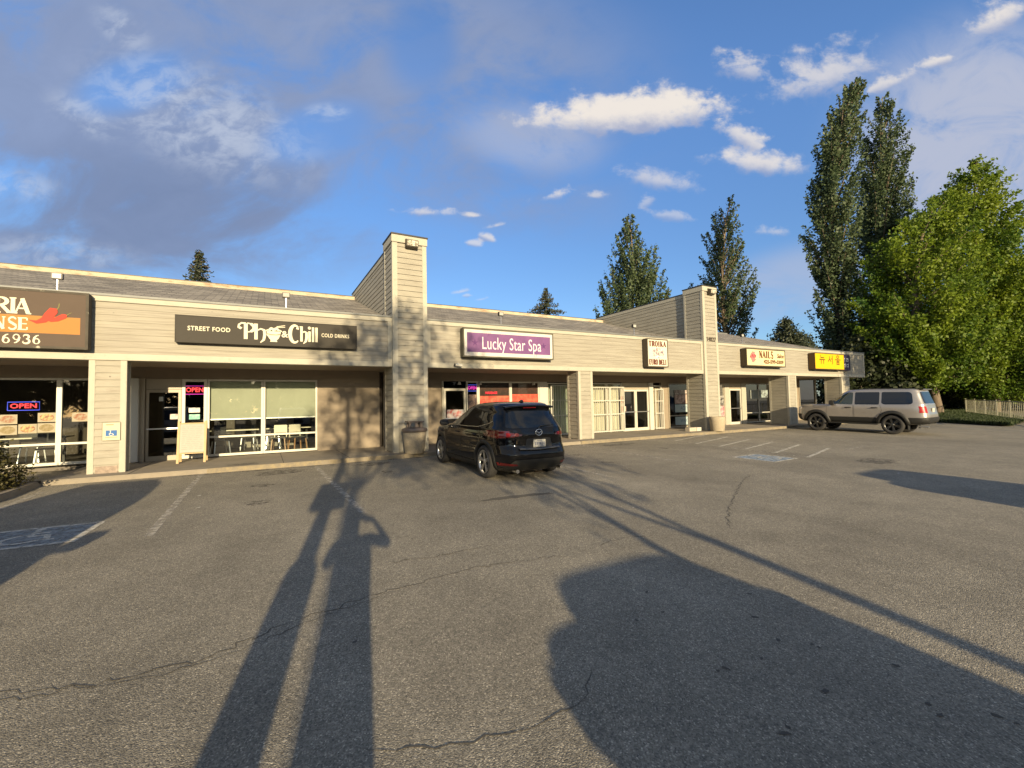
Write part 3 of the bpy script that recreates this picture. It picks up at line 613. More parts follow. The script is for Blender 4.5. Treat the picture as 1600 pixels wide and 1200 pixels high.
# ------------------------------------------------------------------ lettering
def text_verts(s, size, sx=1.0, shear=0.0, bold=0.0, space=1.0):
    cu = bpy.data.curves.new('lettering', 'FONT'); cu.body = s; cu.size = size; cu.shear = shear; cu.offset = bold; cu.space_character = space
    cu.align_x = 'CENTER'; cu.align_y = 'CENTER'; cu.fill_mode = 'FRONT'; cu.resolution_u = 3
    o = bpy.data.objects.new('lettering', cu); COL.objects.link(o)
    dg = bpy.context.evaluated_depsgraph_get(); me = bpy.data.meshes.new_from_object(o.evaluated_get(dg))
    v = [(p.co.x*sx, p.co.y) for p in me.vertices]; f = [tuple(p.vertices) for p in me.polygons]
    bpy.data.objects.remove(o); bpy.data.curves.remove(cu); bpy.data.meshes.remove(me)
    return v, f
def put_text(b, s, cx, cz, y, size, sx=1.0, mi=0, fit=None, **k):
    v, f = text_verts(s, size, sx, **k)
    if fit:
        x0, x1 = min(p[0] for p in v), max(p[0] for p in v); q = fit/(x1-x0); v = [((p[0]-(x0+x1)/2)*q, p[1]) for p in v]
    b.add([(cx+p[0], y, cz+p[1]) for p in v], f, mi)
def stroke(b, pts, w, y, mi=0, k=[0]):
    """a drawn stroke: ribbon of varying width through x,z points; each stroke a hair further out"""
    k[0] = (k[0]+1) % 12; yy = y-0.0004*k[0]
    if not isinstance(w, (list, tuple)): w = [w]*len(pts)
    rows = []
    for i, p in enumerate(pts):
        q, o = pts[min(i+1, len(pts)-1)], pts[max(i-1, 0)]; dx, dz = q[0]-o[0], q[1]-o[1]; l = math.hypot(dx, dz) or 1
        rows.append([(p[0]-dz/l*w[i]/2, yy, p[1]+dx/l*w[i]/2), (p[0]+dz/l*w[i]/2, yy, p[1]-dx/l*w[i]/2)])
    b.grid(rows, mi, smooth=False)
def arc(cx, cz, rx, rz, a0, a1, n=14): return [(cx+rx*math.cos(R_(a0+(a1-a0)*i/n)), cz+rz*math.sin(R_(a0+(a1-a0)*i/n))) for i in range(n+1)]
SERIF = {}
def serif_text(b, s, x, z, h, w, y, mi=0, gap=0.18, bold=1.0):
    """roman capitals and figures with thick and thin strokes; x,z = lower left corner, w = letter width"""
    T, t = bold*0.20*h, bold*0.085*h
    for ch in s:
        S = lambda pts, ww: stroke(b, [(x+p[0]*w, z+p[1]*h) for p in pts], ww, y, mi)
        def se(px_, pz, l=0.36): S([(px_-l/2, pz), (px_+l/2, pz)], t*0.9)
        def ar(cx, cz, rx, rz, a0, a1, w0, w1):
            p = arc(cx, cz, rx, rz, a0, a1); n = len(p); S(p, [w0+(w1-w0)*math.sin(math.pi*i/(n-1)) for i in range(n)])
        adv = 1.0
        if ch in 'RPBDEIFLTHK':
            sx_ = 0.5 if ch == 'T' else 0.30 if ch == 'I' else 0.22
            S([(sx_, 0.02), (sx_, 0.98)], T); se(sx_, 0.03, 0.42 if ch != 'T' else 0.45)
            if ch != 'T': se(sx_, 0.97, 0.42)
        if ch == 'R': ar(0.36, 0.74, 0.42, 0.23, 90, -90, t, T); S([(0.22, 0.97), (0.40, 0.97)], t); S([(0.22, 0.51), (0.42, 0.51)], t); S([(0.45, 0.50), (0.92, 0.04)], T*0.9); se(0.90, 0.03, 0.24)
        elif ch == 'I': adv = 0.62; 
        elif ch == 'A': S([(0.06, 0.03), (0.48, 0.98)], t); S([(0.46, 0.98), (0.86, 0.03)], T); S([(0.2, 0.34), (0.70, 0.34)], t); se(0.06, 0.03, 0.26); se(0.88, 0.03, 0.34)
        elif ch == 'N': S([(0.14, 0.02), (0.14, 0.97)], t); S([(0.12, 0.98), (0.84, 0.02)], T); S([(0.84, 0.02), (0.84, 0.97)], t); se(0.14, 0.03, 0.3); se(0.1, 0.97, 0.3); se(0.84, 0.97, 0.3)
        elif ch == 'S': ar(0.46, 0.74, 0.30, 0.24, 20, 200, t, T*0.7); ar(0.46, 0.26, 0.32, 0.24, -160, 20, t, T*0.7); S([(0.19, 0.64), (0.46, 0.51), (0.76, 0.34)], T*0.9); adv = 0.9
        elif ch == 'E':
            for pz in (0.965, 0.5, 0.035): S([(0.22, pz), (0.80, pz)], t)
            S([(0.80, 0.97), (0.80, 0.78)], t); S([(0.82, 0.03), (0.82, 0.24)], t); adv = 0.95
        elif ch == 'L': S([(0.22, 0.035), (0.80, 0.035)], t); S([(0.82, 0.03), (0.82, 0.24)], t); adv = 0.9
        elif ch == 'D': ar(0.30, 0.5, 0.56, 0.47, 90, -90, t, T)
        elif ch == 'T': S([(0.08, 0.965), (0.92, 0.965)], t); S([(0.08, 0.97), (0.08, 0.76)], t); S([(0.92, 0.97), (0.92, 0.76)], t)
        elif ch == 'K': S([(0.80, 0.96), (0.32, 0.46)], t); S([(0.42, 0.58), (0.88, 0.04)], T*0.9); se(0.80, 0.97, 0.24); se(0.86, 0.03, 0.26)
        elif ch == 'U': S([(0.2, 0.97), (0.2, 0.30)], T); ar(0.5, 0.30, 0.30, 0.27, 180, 360, t, t*1.3); S([(0.8, 0.30), (0.8, 0.97)], t); se(0.2, 0.97, 0.36); se(0.8, 0.97, 0.28)
        elif ch == 'O': ar(0.5, 0.5, 0.40, 0.47, 90, 270, t, T); ar(0.5, 0.5, 0.40, 0.47, 90, -90, t, T)
        elif ch == '6': ar(0.46, 0.30, 0.32, 0.28, 0, 180, t, t*1.3); ar(0.46, 0.30, 0.32, 0.28, 0, -180, T*0.9, t); S([(0.14, 0.30), (0.22, 0.66), (0.46, 0.90), (0.70, 0.95)], [T*0.9, T*0.9, t*1.4, t]); S([(0.78, 0.35), (0.78, 0.25)], T*0.8); adv = 0.92
        elif ch == '9': ar(0.46, 0.68, 0.32, 0.28, 0, 180, t, t*1.3); ar(0.46, 0.68, 0.32, 0.28, 180, 360, T*0.7, t); S([(0.78, 0.68), (0.70, 0.34), (0.46, 0.10), (0.22, 0.05)], [T*0.9, T*0.9, t*1.4, t]); adv = 0.92
        elif ch == '3': ar(0.40, 0.74, 0.32, 0.22, 160, -90, t, T*0.9); ar(0.40, 0.27, 0.38, 0.25, 90, -165, t, T); S([(0.10, 0.80), (0.16, 0.80)], T); S([(0.06, 0.20), (0.13, 0.20)], T); adv = 0.92
        elif ch == '8': ar(0.45, 0.74, 0.28, 0.22, 90, 270, t, T*0.7); ar(0.45, 0.74, 0.28, 0.22, 90, -90, t, T*0.7); ar(0.45, 0.27, 0.36, 0.25, 90, 270, t, T); ar(0.45, 0.27, 0.36, 0.25, 90, -90, t, T); adv = 0.92
        elif ch == '-': S([(0.12, 0.42), (0.60, 0.42)], t*1.4); adv = 0.72
        elif ch == ' ': adv = 0.45
        x += (adv+gap)*w
    return x
def sign(name, label, x0, x1, z0, z1, depth, face_m, frame_m, rim=0.05, group=None):
    t = thing(name, label, 'sign', ((x0+x1)/2, YF-0.02, z0), group=group); ox, oz = (x0+x1)/2, z0
    hw, h = (x1-x0)/2, z1-z0
    b = MB(); b.box(-hw, hw, -depth, -0.005, 0, h); b.build('cabinet', frame_m, t, bevel=0.012)
    b = MB(); b.poly([(-hw+rim, -depth-0.004, rim), (hw-rim, -depth-0.004, rim), (hw-rim, -depth-0.004, h-rim), (-hw+rim, -depth-0.004, h-rim)]); b.build('face', face_m, t)
    b = MB()
    for bx in ((-hw, hw, 0, rim), (-hw, hw, h-rim, h), (-hw, -hw+rim, rim, h-rim), (hw-rim, hw, rim, h-rim)): b.box(bx[0], bx[1], -depth-0.012, -depth+0.001, bx[2], bx[3])
    b.build('rim', frame_m, t)
    return t, hw, h, -depth-0.006
def flat(name, col, **k):
    if 'col2' in k: k['col2'] = tuple(c*0.70 for c in k['col2'])
    k.setdefault('spec', 0.2); return mat(name, tuple(c*0.66 for c in col), k.pop('rough', 0.6), **k)
ivory = flat('ivory_letters', (0.80, 0.74, 0.56)); SD = {}
# sign 1: corner restaurant (cut by the picture edge)
t, hw, h, y = sign('restaurant_sign', 'brown restaurant sign with orange band, red chillies and a phone number', -8.6, -3.50, 2.95, 4.24, 0.22, flat('brown_face', (0.095, 0.064, 0.044), var=0.06), mat('mossy_frame', (0.05, 0.042, 0.030), 0.8, var=0.3, col2=(0.40, 0.38, 0.28), f2=(0.58, 0.66), s2=5), 0.05)
b = MB(); b.poly([(-hw+0.05, y, 0.33), (hw-0.14, y, 0.33), (hw-0.14, y, 0.71), (-hw+0.05, y, 0.71)]); b.build('orange_band', flat('orange_band', (0.46, 0.20, 0.042)), t)
b = MB(); x = hw-2.05
for ch, xx in (('E', 1.74), ('R', 1.50), ('I', 1.29), ('A', 1.19)): serif_text(b, ch, hw-xx, 0.735, 0.34, 0.245, y-0.002)
for ch, xx in (('E', 1.72), ('N', 1.50), ('S', 1.30), ('E', 1.14)): serif_text(b, ch, hw-xx, 0.385, 0.27, 0.18, y-0.002)
for ch, xx in (('8', 1.62), ('-', 1.49), ('6', 1.37), ('9', 1.215), ('3', 1.06), ('6', 0.905)): serif_text(b, ch, hw-xx, 0.09, 0.20, 0.14, y-0.002)
b.build('lettering', ivory, t)
b = MB(); red = flat('chilli_red', (0.52, 0.045, 0.020)); grn = flat('chilli_green', (0.20, 0.18, 0.06))
cx = hw-0.72
def pep(p, w, mi=0): stroke(b, [(cx+(q[0]-cx)*0.70-0.03, q[1]+0.05) for q in p], w, y-0.004, mi)
pep([(cx-0.32, 0.56), (cx-0.14, 0.52), (cx+0.02, 0.57), (cx+0.14, 0.68), (cx+0.24, 0.79), (cx+0.33, 0.80)], [0.005, 0.07, 0.12, 0.17, 0.17, 0.08]); pep([(cx+0.04, 0.60), (cx+0.18, 0.575), (cx+0.32, 0.605), (cx+0.48, 0.68), (cx+0.55, 0.70)], [0.01, 0.07, 0.10, 0.11, 0.05])
pep([(cx+0.30, 0.80), (cx+0.36, 0.88), (cx+0.37, 0.96)], [0.03, 0.018, 0.02], 1); pep([(cx+0.53, 0.69), (cx+0.60, 0.74), (cx+0.66, 0.77)], [0.025, 0.012, 0.012], 1)
b.build('chilli_picture', [red, grn], t)
# sign 2: Pho & Chill
t, hw, h, y = sign('noodle_shop_sign', 'long dark grey sign with cream lettering and a noodle bowl', -1.93, 2.36, 3.215, 3.90, 0.16, flat('charcoal_face', (0.044, 0.038, 0.029), var=0.08), flat('charcoal_frame', (0.042, 0.036, 0.027)), 0.02)
b = MB(); cz = h/2+0.01
put_text(b, 'STREET FOOD', -1.44, cz+0.005, y, 0.155, fit=0.90, space=1.1, bold=0.003); put_text(b, 'COLD DRINKS', 1.56, cz+0.0, y, 0.145, fit=0.74, space=1.1, bold=0.002)
SX = lambda x: -0.81+(x+0.71)*0.779
def P(pts, w): stroke(b, [(SX(p[0]), cz+p[1]) for p in pts], w, y)
P([(-0.50, -0.20), (-0.50, 0.21)], 0.085); P([(-0.50, 0.21), (-0.62, 0.22), (-0.70, 0.17), (-0.71, 0.10), (-0.66, 0.075), (-0.63, 0.11)], [0.05, 0.04, 0.045, 0.05, 0.055, 0.06]); P(arc(-0.45, 0.105, 0.19, 0.115, 95, -95), [0.03]*3+[0.07]*9+[0.03]*3)
P([(-0.20, -0.20), (-0.20, 0.22)], [0.078, 0.078]); P([(-0.26, 0.205), (-0.17, 0.205)], 0.03); P([(-0.20, 0.03), (-0.06, 0.09), (0.04, 0.06), (0.06, -0.06), (0.03, -0.20), (-0.07, -0.28)], [0.025, 0.04, 0.065, 0.075, 0.06, 0.02])
bowl = [(0.12, 0.04), (0.12, -0.06), (0.19, -0.15), (0.24, -0.20), (0.22, -0.245), (0.44, -0.245), (0.42, -0.20), (0.48, -0.15), (0.53, -0.06), (0.55, 0.04)]
b.poly([(SX(p[0]), y-0.006, cz+p[1]) for p in bowl]); P(arc(0.335, 0.04, 0.235, 0.05, 180, 0), 0.03); P(arc(0.26, 0.06, 0.06, 0.06, 200, -20), 0.05); P(arc(0.40, 0.07, 0.07, 0.05, 200, -20), 0.045); P([(0.37, 0.06), (0.42, 0.16)], 0.03); P([(0.42, 0.17), (0.68, 0.215)], 0.018); P([(0.42, 0.15), (0.68, 0.17)], 0.018)
put_text(b, '&', 0.262, cz-0.03, y-0.003, 0.24, 1.0, bold=0.006)
P(arc(0.99, 0.0, 0.155, 0.235, 50, 310, 22), [0.05, 0.045]+[0.05+0.045*math.sin(math.pi*i/18) for i in range(19)]+[0.04, 0.03]); P([(1.08, 0.17), (1.07, 0.13)], [0.07, 0.07])
P([(1.20, -0.20), (1.20, 0.22)], [0.062, 0.062]); P([(1.14, 0.205), (1.22, 0.205)], 0.03); P([(1.20, 0.04), (1.30, 0.08), (1.36, 0.05), (1.37, -0.07), (1.34, -0.19), (1.26, -0.26)], [0.025, 0.04, 0.065, 0.075, 0.06, 0.02])
P([(1.46, -0.20), (1.46, 0.09)], 0.06); P([(1.42, 0.08), (1.48, 0.08)], 0.025); P(arc(1.455, 0.185, 0.020, 0.020, 0, 360), 0.045)
for q in (1.575, 1.69): P([(q, -0.20), (q, 0.21)], 0.06); P([(q-0.045, 0.195), (q+0.02, 0.195)], 0.025)
b.build('lettering', ivory, t)
b = MB()
P2 = lambda pts, w: stroke(b, [(SX(p[0]), cz+p[1]) for p in pts], w, y-0.010)
P2([(0.13, -0.03), (0.25, -0.055), (0.42, -0.055), (0.54, -0.03)], 0.022); b.build('bowl_glaze', flat('olive_glaze', (0.25, 0.24, 0.13)), t)
# sign 3: Lucky Star Spa
t, hw, h, y = sign('spa_sign', 'white framed purple spa sign with white lettering', 5.68, 9.25, 3.10, 4.07, 0.24, flat('white_face', (0.72, 0.68, 0.62)), flat('olive_frame', (0.13, 0.12, 0.085)), 0.045)
b = MB(); b.poly([(-hw+0.14, y, 0.17), (hw-0.14, y, 0.17), (hw-0.14, y, h-0.15), (-hw+0.14, y, h-0.15)]); b.build('purple_panel', mat('purple_panel', (0.135, 0.050, 0.150), 0.6, var=0.2, scale=1.2, col2=(0.085, 0.035, 0.12), f2=(0.45, 0.75), s2=1.5), t)
b = MB(); put_text(b, 'Lucky Star Spa', 0.08, h/2-0.02, y-0.003, 0.60, fit=2.34, space=1.03); b.build('lettering', flat('white_letters', (0.80, 0.74, 0.78)), t)
b = MB()
for x, z in ((-0.86, h-0.19), (-0.80, h-0.16), (0.95, 0.10), (1.03, 0.12)): stroke(b, [(x-0.03, z-0.07), (x+0.01, z), (x+0.03, z+0.07)], [0.004, 0.012, 0.004], y-0.003)
for x in (-1.36, 1.36):
    for a in range(5): stroke(b, [(x, h/2), (x+0.12*math.cos(R_(90+72*a)), h/2+0.12*math.sin(R_(90+72*a)))], [0.07, 0.005], y-0.003)
b.build('star_ornament', flat('deep_violet', (0.13, 0.05, 0.17)), t)
# sign 4: Troika
t, hw, h, y = sign('deli_sign', 'tall white deli sign with red lettering and an oval picture', 13.97, 15.20, 2.955, 4.16, 0.26, flat('cream_face', (0.78, 0.73, 0.58)), flat('brown_frame', (0.10, 0.08, 0.055)), 0.045)
rd = flat('dull_red_letters', (0.15, 0.05, 0.032))
b = MB(); serif_text(b, 'TROIKA', -hw+0.10, h-0.33, 0.23, 0.158, y, gap=0.16, bold=1.5); serif_text(b, 'EURO DELI', -hw+0.10, 0.10, 0.23, 0.113, y, gap=0.14, bold=1.35); b.build('lettering', rd, t)
b = MB(); b.poly([(p[0], y, p[1]) for p in arc(0.03, h/2+0.0, 0.34, 0.22, 0, 345, 23)])
b.build('oval_picture', mat('carriage_picture', (0.16, 0.12, 0.13), 0.6, col2=(0.62, 0.55, 0.50), f2=(0.46, 0.56), s2=9), t)
b = MB()
for x in (-0.14, -0.02, 0.10): stroke(b, [(x-0.05, h/2-0.12), (x, h/2+0.04), (x+0.05, h/2+0.12)], [0.02, 0.06, 0.05], y-0.003)
stroke(b, [(0.1, h/2-0.06), (0.30, h/2-0.08)], 0.1, y-0.003); b.build('horse_picture', flat('pale_horses', (0.62, 0.56, 0.50)), t)
# sign 5: nails
t, hw, h, y = sign('nail_salon_sign', 'pale yellow nail salon sign with pink flower and brown lettering', 20.62, 23.92, 3.15, 4.04, 0.30, flat('pale_yellow_face', (0.78, 0.70, 0.40)), flat('dark_brown_frame', (0.075, 0.058, 0.035)), 0.05)
b = MB(); serif_text(b, 'NAILS', -hw+1.06, h-0.46, 0.35, 0.24, y, gap=0.13, bold=1.5); put_text(b, 'Salon', hw-0.42, h-0.33, y, 0.30, fit=0.62, shear=0.25, bold=0.012); put_text(b, '425-599-0309', 0.62, 0.24, y, 0.26, fit=1.75, bold=0.014); b.build('lettering', flat('brown_letters', (0.16, 0.06, 0.02)), t)
b = MB()
for a in range(6): stroke(b, [(-hw+0.55, h/2+0.02), (-hw+0.55+0.20*math.cos(R_(60*a+15)), h/2+0.02+0.27*math.sin(R_(60*a+15)))], [0.12, 0.20], y)
b.build('pink_flower', flat('pink_petals', (0.68, 0.22, 0.20)), t)
b = MB()
for i, dx in enumerate((-0.2, -0.07, 0.06, 0.18)): stroke(b, [(-hw+0.55+dx-0.06, h/2-0.02), (-hw+0.55+dx+0.03, h/2+0.16-0.03*abs(i-1.5))], [0.05, 0.07], y-0.007)
b.build('painted_fingers', flat('dark_pink', (0.36, 0.05, 0.07)), t)
# sign 6 and 7: Korean shop
t, hw, h, y = sign('korean_shop_sign', 'bright yellow sign with three brown Korean characters', 26.72, 29.90, 3.12, 4.04, 0.34, flat('yellow_face', (0.80, 0.50, 0.008)), flat('rust_brown_frame', (0.10, 0.058, 0.022)), 0.035)
b = MB()
def ko(cx, parts):
    for p in parts: stroke(b, [(cx+q[0], h*0.60+q[1]) for q in p], 0.062, y)
ko(-0.82, [[(-0.16, 0.24), (-0.16, 0.11), (0.2, 0.11)], [(-0.30, 0.0), (0.30, 0.0)], [(-0.11, 0.0), (-0.12, -0.24)], [(0.13, 0.0), (0.13, -0.24)]])
ko(0.06, [[(-0.06, 0.2), (-0.10, 0.04), (-0.26, -0.10)], [(-0.08, 0.06), (0.06, -0.1)], [(0.08, 0.06), (0.22, 0.06)], [(0.22, 0.26), (0.22, -0.24)]])
ko(0.88, [arc(0, 0.19, 0.12, 0.075, 0, 360), [(-0.30, 0.03), (0.30, 0.03)], [(0, 0.03), (0, -0.06)], [(-0.16, -0.06), (0.16, -0.06), (0.16, -0.14), (-0.16, -0.14), (-0.16, -0.23), (0.18, -0.23)]])
b.build('lettering', flat('brown_characters', (0.16, 0.07, 0.01)), t)
t, hw, h, y = sign('navy_sign', 'small dark navy sign with white characters beside yellow sign', 29.98, 31.0, 3.12, 4.06, 0.16, flat('navy_face', (0.035, 0.025, 0.075)), flat('navy_frame', (0.025, 0.02, 0.05)), 0.03)
b = MB()
for cx, cz_ in ((-0.2, 0.64), (0.2, 0.64), (-0.18, 0.30), (0.2, 0.30)):
    for p in ([(-0.1, 0.1), (-0.1, -0.08), (0.02, -0.08)], [(0.1, 0.12), (0.1, -0.12)], [(-0.02, 0.06), (0.1, 0.06)]): stroke(b, [(cx+q[0], cz_+q[1]) for q in p], 0.055, y)
b.build('lettering', flat('white_characters', (0.70, 0.70, 0.74)), t)
# street number on the second pillar
b = MB(); put_text(b, '14027', 0, 0, 0, 0.27, 1.0, bold=0.006); o = b.build('address_number', flat('number_brown', (0.09, 0.07, 0.05)), None); o.location = (18.34, 13.585, 4.36); tag(o, 'dark street number on the second tall pillar', 'number')
# ------------------------------------------------------------------ things on and in the storefronts
def card(name, label, cat, x0, x1, z0, z1, y, m_, group=None, th=0.006):
    b = MB(); b.box(-(x1-x0)/2, (x1-x0)/2, 0, th, 0, z1-z0); o = b.build(name, m_); o.location = ((x0+x1)/2, y, z0)
    return tag(o, label, cat, group)
YW = YS-0.012   # on the outside of the panes
# food photographs in the corner restaurant window
foodm = [mat('food_print', tuple(q*0.34 for q in c), 0.6, col2=tuple(q*0.6 for q in c2), f2=(0.44, 0.56), s2=11) for c, c2 in (((0.62, 0.50, 0.30), (0.30, 0.10, 0.03)), ((0.55, 0.42, 0.20), (0.22, 0.16, 0.04)), ((0.45, 0.16, 0.05), (0.62, 0.42, 0.16)))]
MT['card'] = flat('photo_card', (0.42, 0.37, 0.26), var=0.1, scale=9)
def food(cx, cz, lab, k):
    t = thing('food_photo', lab, 'photo card', (cx, YW, cz), group='food photo cards in the corner restaurant window')
    b = MB(); b.box(-0.17, 0.17, -0.004, 0.0, 0, 0.24); b.build('card', MT['card'], t)
    b = MB(); b.poly([(p[0], -0.007, 0.12+p[1]) for p in arc(0, 0, 0.14, 0.095, 0, 342, 19)]); b.build('printed_dish', foodm[k], t)
for cx, cz, lab, k in [(-5.64, 1.27, 'food photo card under the OPEN sign, upper one at picture edge', 0), (-5.64, 1.00, 'food photo card, lower one at the picture edge', 1), (-5.28, 1.02, 'food photo card of a reddish dish, single in its column', 2),
                       (-4.93, 1.30, 'food photo card next to the white mullion, upper of its pair', 2), (-4.93, 1.03, 'food photo card next to the white mullion, lower of its pair', 1), (-4.28, 1.29, 'food photo card alone in the narrow pane beside the column', 0)]: food(cx, cz, lab, k)
neon_red = flat('neon_red', (0.5, 0.02, 0.03), emit=(1.0, 0.05, 0.07), es=0.42); neon_blue = flat('neon_blue', (0.05, 0.05, 0.5), emit=(0.10, 0.18, 1.0), es=0.35); neon_mag = flat('neon_magenta', (0.4, 0.02, 0.3), emit=(0.9, 0.06, 0.55), es=0.35)
def neon(label, cx, cz, w, h, border, txt, tm, y=YS+0.03):
    t = thing('neon_sign', label, 'neon sign', (cx, y, cz), group='lit window signs')
    b = MB(); put_text(b, txt, 0, 0, 0, h*0.78, fit=w*0.84, bold=0.004); b.build('lettering', tm, t, recalc=False)
    if border:
        b = MB(); P = [(-w/2, 0.008, -h/2), (w/2, 0.008, -h/2), (w/2, 0.008, h/2), (-w/2, 0.008, h/2), (-w/2, 0.008, -h/2)]; b.tube(P, 0.009, 6); b.build('border_tube', border, t)
neon('red and blue neon OPEN sign in the corner restaurant window', -5.36, 1.72, 0.58, 0.21, neon_blue, 'OPEN', neon_red, YS-0.03)
neon('red OPEN sign in the narrow pane beside the noodle shop door', -1.79, 2.12, 0.50, 0.24, neon_mag, 'OPEN', neon_red, YS-0.03)
neon('magenta and violet lit sign above the spa side pane', 7.12, 2.18, 0.44, 0.24, neon_blue, 'OPEN', neon_mag, YS-0.03)
neon('red glowing MASSAGE sign in the spa window', 7.95, 1.98, 0.62, 0.17, None, 'MASSAGE', neon_red, YS-0.03)
# wheelchair plate on the first column
t = thing('parking_sign', 'white reserved parking plate with blue wheelchair symbol on clapboard column', 'sign', (-3.12, 13.69, 0.86))
b = MB(); b.box(-0.165, 0.165, -0.012, 0, 0, 0.43); b.build('plate', flat('plate_cream', (0.62, 0.58, 0.42)), t, bevel=0.01)
b = MB(); b.poly([(x, -0.016, z) for x, z in ((-0.10, 0.11), (0.10, 0.11), (0.10, 0.24), (-0.10, 0.24))]); b.build('blue_panel', flat('sign_blue', (0.05, 0.16, 0.42)), t)
b = MB(); y = -0.02
stroke(b, [(-0.015, 0.215), (-0.015, 0.165), (0.025, 0.165), (0.045, 0.125)], 0.014, y); stroke(b, arc(0.0, 0.15, 0.036, 0.03, 110, 340), 0.012, y); stroke(b, arc(-0.015, 0.227, 0.006, 0.006, 0, 360), 0.012, y); b.build('wheelchair_symbol', MT['white'], t)
b = MB(); b.box(-0.10, 0.04, -0.015, -0.012, 0.36, 0.385); b.box(-0.11, 0.11, -0.015, -0.012, 0.07, 0.085); b.build('faded_print', flat('faded_print', (0.40, 0.34, 0.20)), t)
# posters and notices
def poster(label, x0, x1, z0, z1, c, c2=None, y=YW-0.004, text=None, tc=(0.15, 0.2, 0.3), ts=0.2):
    t = thing('window_poster', label, 'poster', ((x0+x1)/2, y, z0), group='posters and notices on the storefronts')
    w, h = x1-x0, z1-z0
    b = MB(); b.box(-w/2, w/2, -0.004, 0, 0, h); b.build('sheet', mat('poster_print', tuple(q*0.7 for q in c), 0.5, col2=tuple(q*0.7 for q in c2), f2=(0.45, 0.58), s2=5) if c2 else flat('poster_plain', c), t)
    if text: b = MB(); put_text(b, text, 0.02, h*0.5, -0.007, ts, 0.85, bold=0.003); b.build('lettering', flat('poster_ink', tc), t)
    return t
poster('white printed notice on the narrow pane beside the noodle shop door', -1.93, -1.66, 1.46, 1.60, (0.70, 0.68, 0.62), (0.30, 0.30, 0.30))
poster('green notice below the white one beside the noodle shop door', -1.92, -1.66, 1.26, 1.41, (0.12, 0.42, 0.32), (0.35, 0.55, 0.48))
poster('small white notice on the noodle shop door', -2.36, -2.18, 1.28, 1.43, (0.62, 0.55, 0.48), (0.35, 0.2, 0.2), y=YS-0.04)
poster('pale parking logo sticker high on the noodle shop door', -2.62, -2.52, 1.80, 1.93, (0.60, 0.62, 0.56), None, y=YS-0.04)
redp = (0.50, 0.055, 0.03)
poster('red translucent film across the wider spa window', 7.45, 8.78, 1.30, 1.86, redp, (0.62, 0.14, 0.07))
poster('red translucent film across the spa window by the white post', 8.90, 10.16, 1.15, 1.92, redp, (0.60, 0.12, 0.06))
poster('dim interior painted dark red above the film of the wider spa window', 7.45, 8.78, 1.862, 2.37, (0.085, 0.035, 0.025), (0.05, 0.022, 0.016), y=YS+0.03)  # this sheet and the next paint the dimness of the room in their colour
poster('dim interior painted dark red above the film by the white post', 8.90, 10.16, 1.922, 2.37, (0.085, 0.030, 0.022), (0.05, 0.022, 0.016), y=YS+0.03)
poster('spa picture strip with figures under the magenta sign', 6.95, 7.30, 1.2, 1.92, (0.30, 0.20, 0.14), (0.08, 0.05, 0.06))
poster('white and red price panel on the spa door', 6.05, 6.74, 1.0, 1.35, (0.66, 0.60, 0.56), (0.55, 0.10, 0.08), y=YS-0.04)
poster('pale blue ACRYLIC panel in the salon side window', 18.5, 20.15, 0.92, 1.32, (0.50, 0.62, 0.62), None, text='ACRYLIC', ts=0.26, tc=(0.22, 0.30, 0.36))
poster('pale blue WAXING panel at the foot of the salon side window', 18.5, 20.15, 0.26, 0.68, (0.50, 0.62, 0.62), None, text='WAXING', ts=0.26, tc=(0.22, 0.30, 0.36))
poster('pink hand photo poster in the salon side window', 18.5, 19.3, 1.36, 1.84, (0.62, 0.46, 0.38), (0.20, 0.10, 0.08))
poster('pale picture poster beside the pink hand photo', 19.32, 20.15, 1.36, 1.84, (0.62, 0.55, 0.46), (0.45, 0.25, 0.20))
poster('narrow picture strip along the top of the salon side window', 18.5, 20.15, 1.88, 2.06, (0.60, 0.52, 0.44), (0.30, 0.22, 0.20))
poster('colourful picture strip in the window behind the second fin pillar', 21.2, 22.0, 1.1, 2.05, (0.60, 0.52, 0.30), (0.12, 0.06, 0.04))
poster('pale blue price list behind the open planter', 21.2, 21.95, 0.55, 1.05, (0.48, 0.60, 0.58), (0.55, 0.52, 0.48))
poster('dark framed photo notice left of the salon door', 22.05, 22.45, 1.25, 1.75, (0.05, 0.045, 0.04), (0.50, 0.48, 0.44))
poster('pink flower poster left of the salon door', 22.05, 22.46, 0.55, 1.18, (0.62, 0.46, 0.42), (0.45, 0.12, 0.16))
poster('white notice sheet inside the salon window', 24.9, 25.6, 1.55, 2.05, (0.42, 0.46, 0.42), None)
poster('pale notice sheet with dark picture in the middle salon window', 25.75, 26.6, 1.6, 2.05, (0.36, 0.44, 0.42), (0.08, 0.08, 0.08))
poster('pale notice sheet in the last salon window', 27.1, 28.2, 1.65, 2.0, (0.36, 0.44, 0.42), None)
poster('pink notice at the top of the deli door', 14.80, 15.02, 1.45, 1.78, (0.66, 0.42, 0.34), (0.5, 0.3, 0.25), y=YS-0.045)
poster('pink notice halfway down the deli door', 14.82, 15.10, 1.06, 1.30, (0.66, 0.42, 0.34), (0.6, 0.5, 0.4), y=YS-0.045)
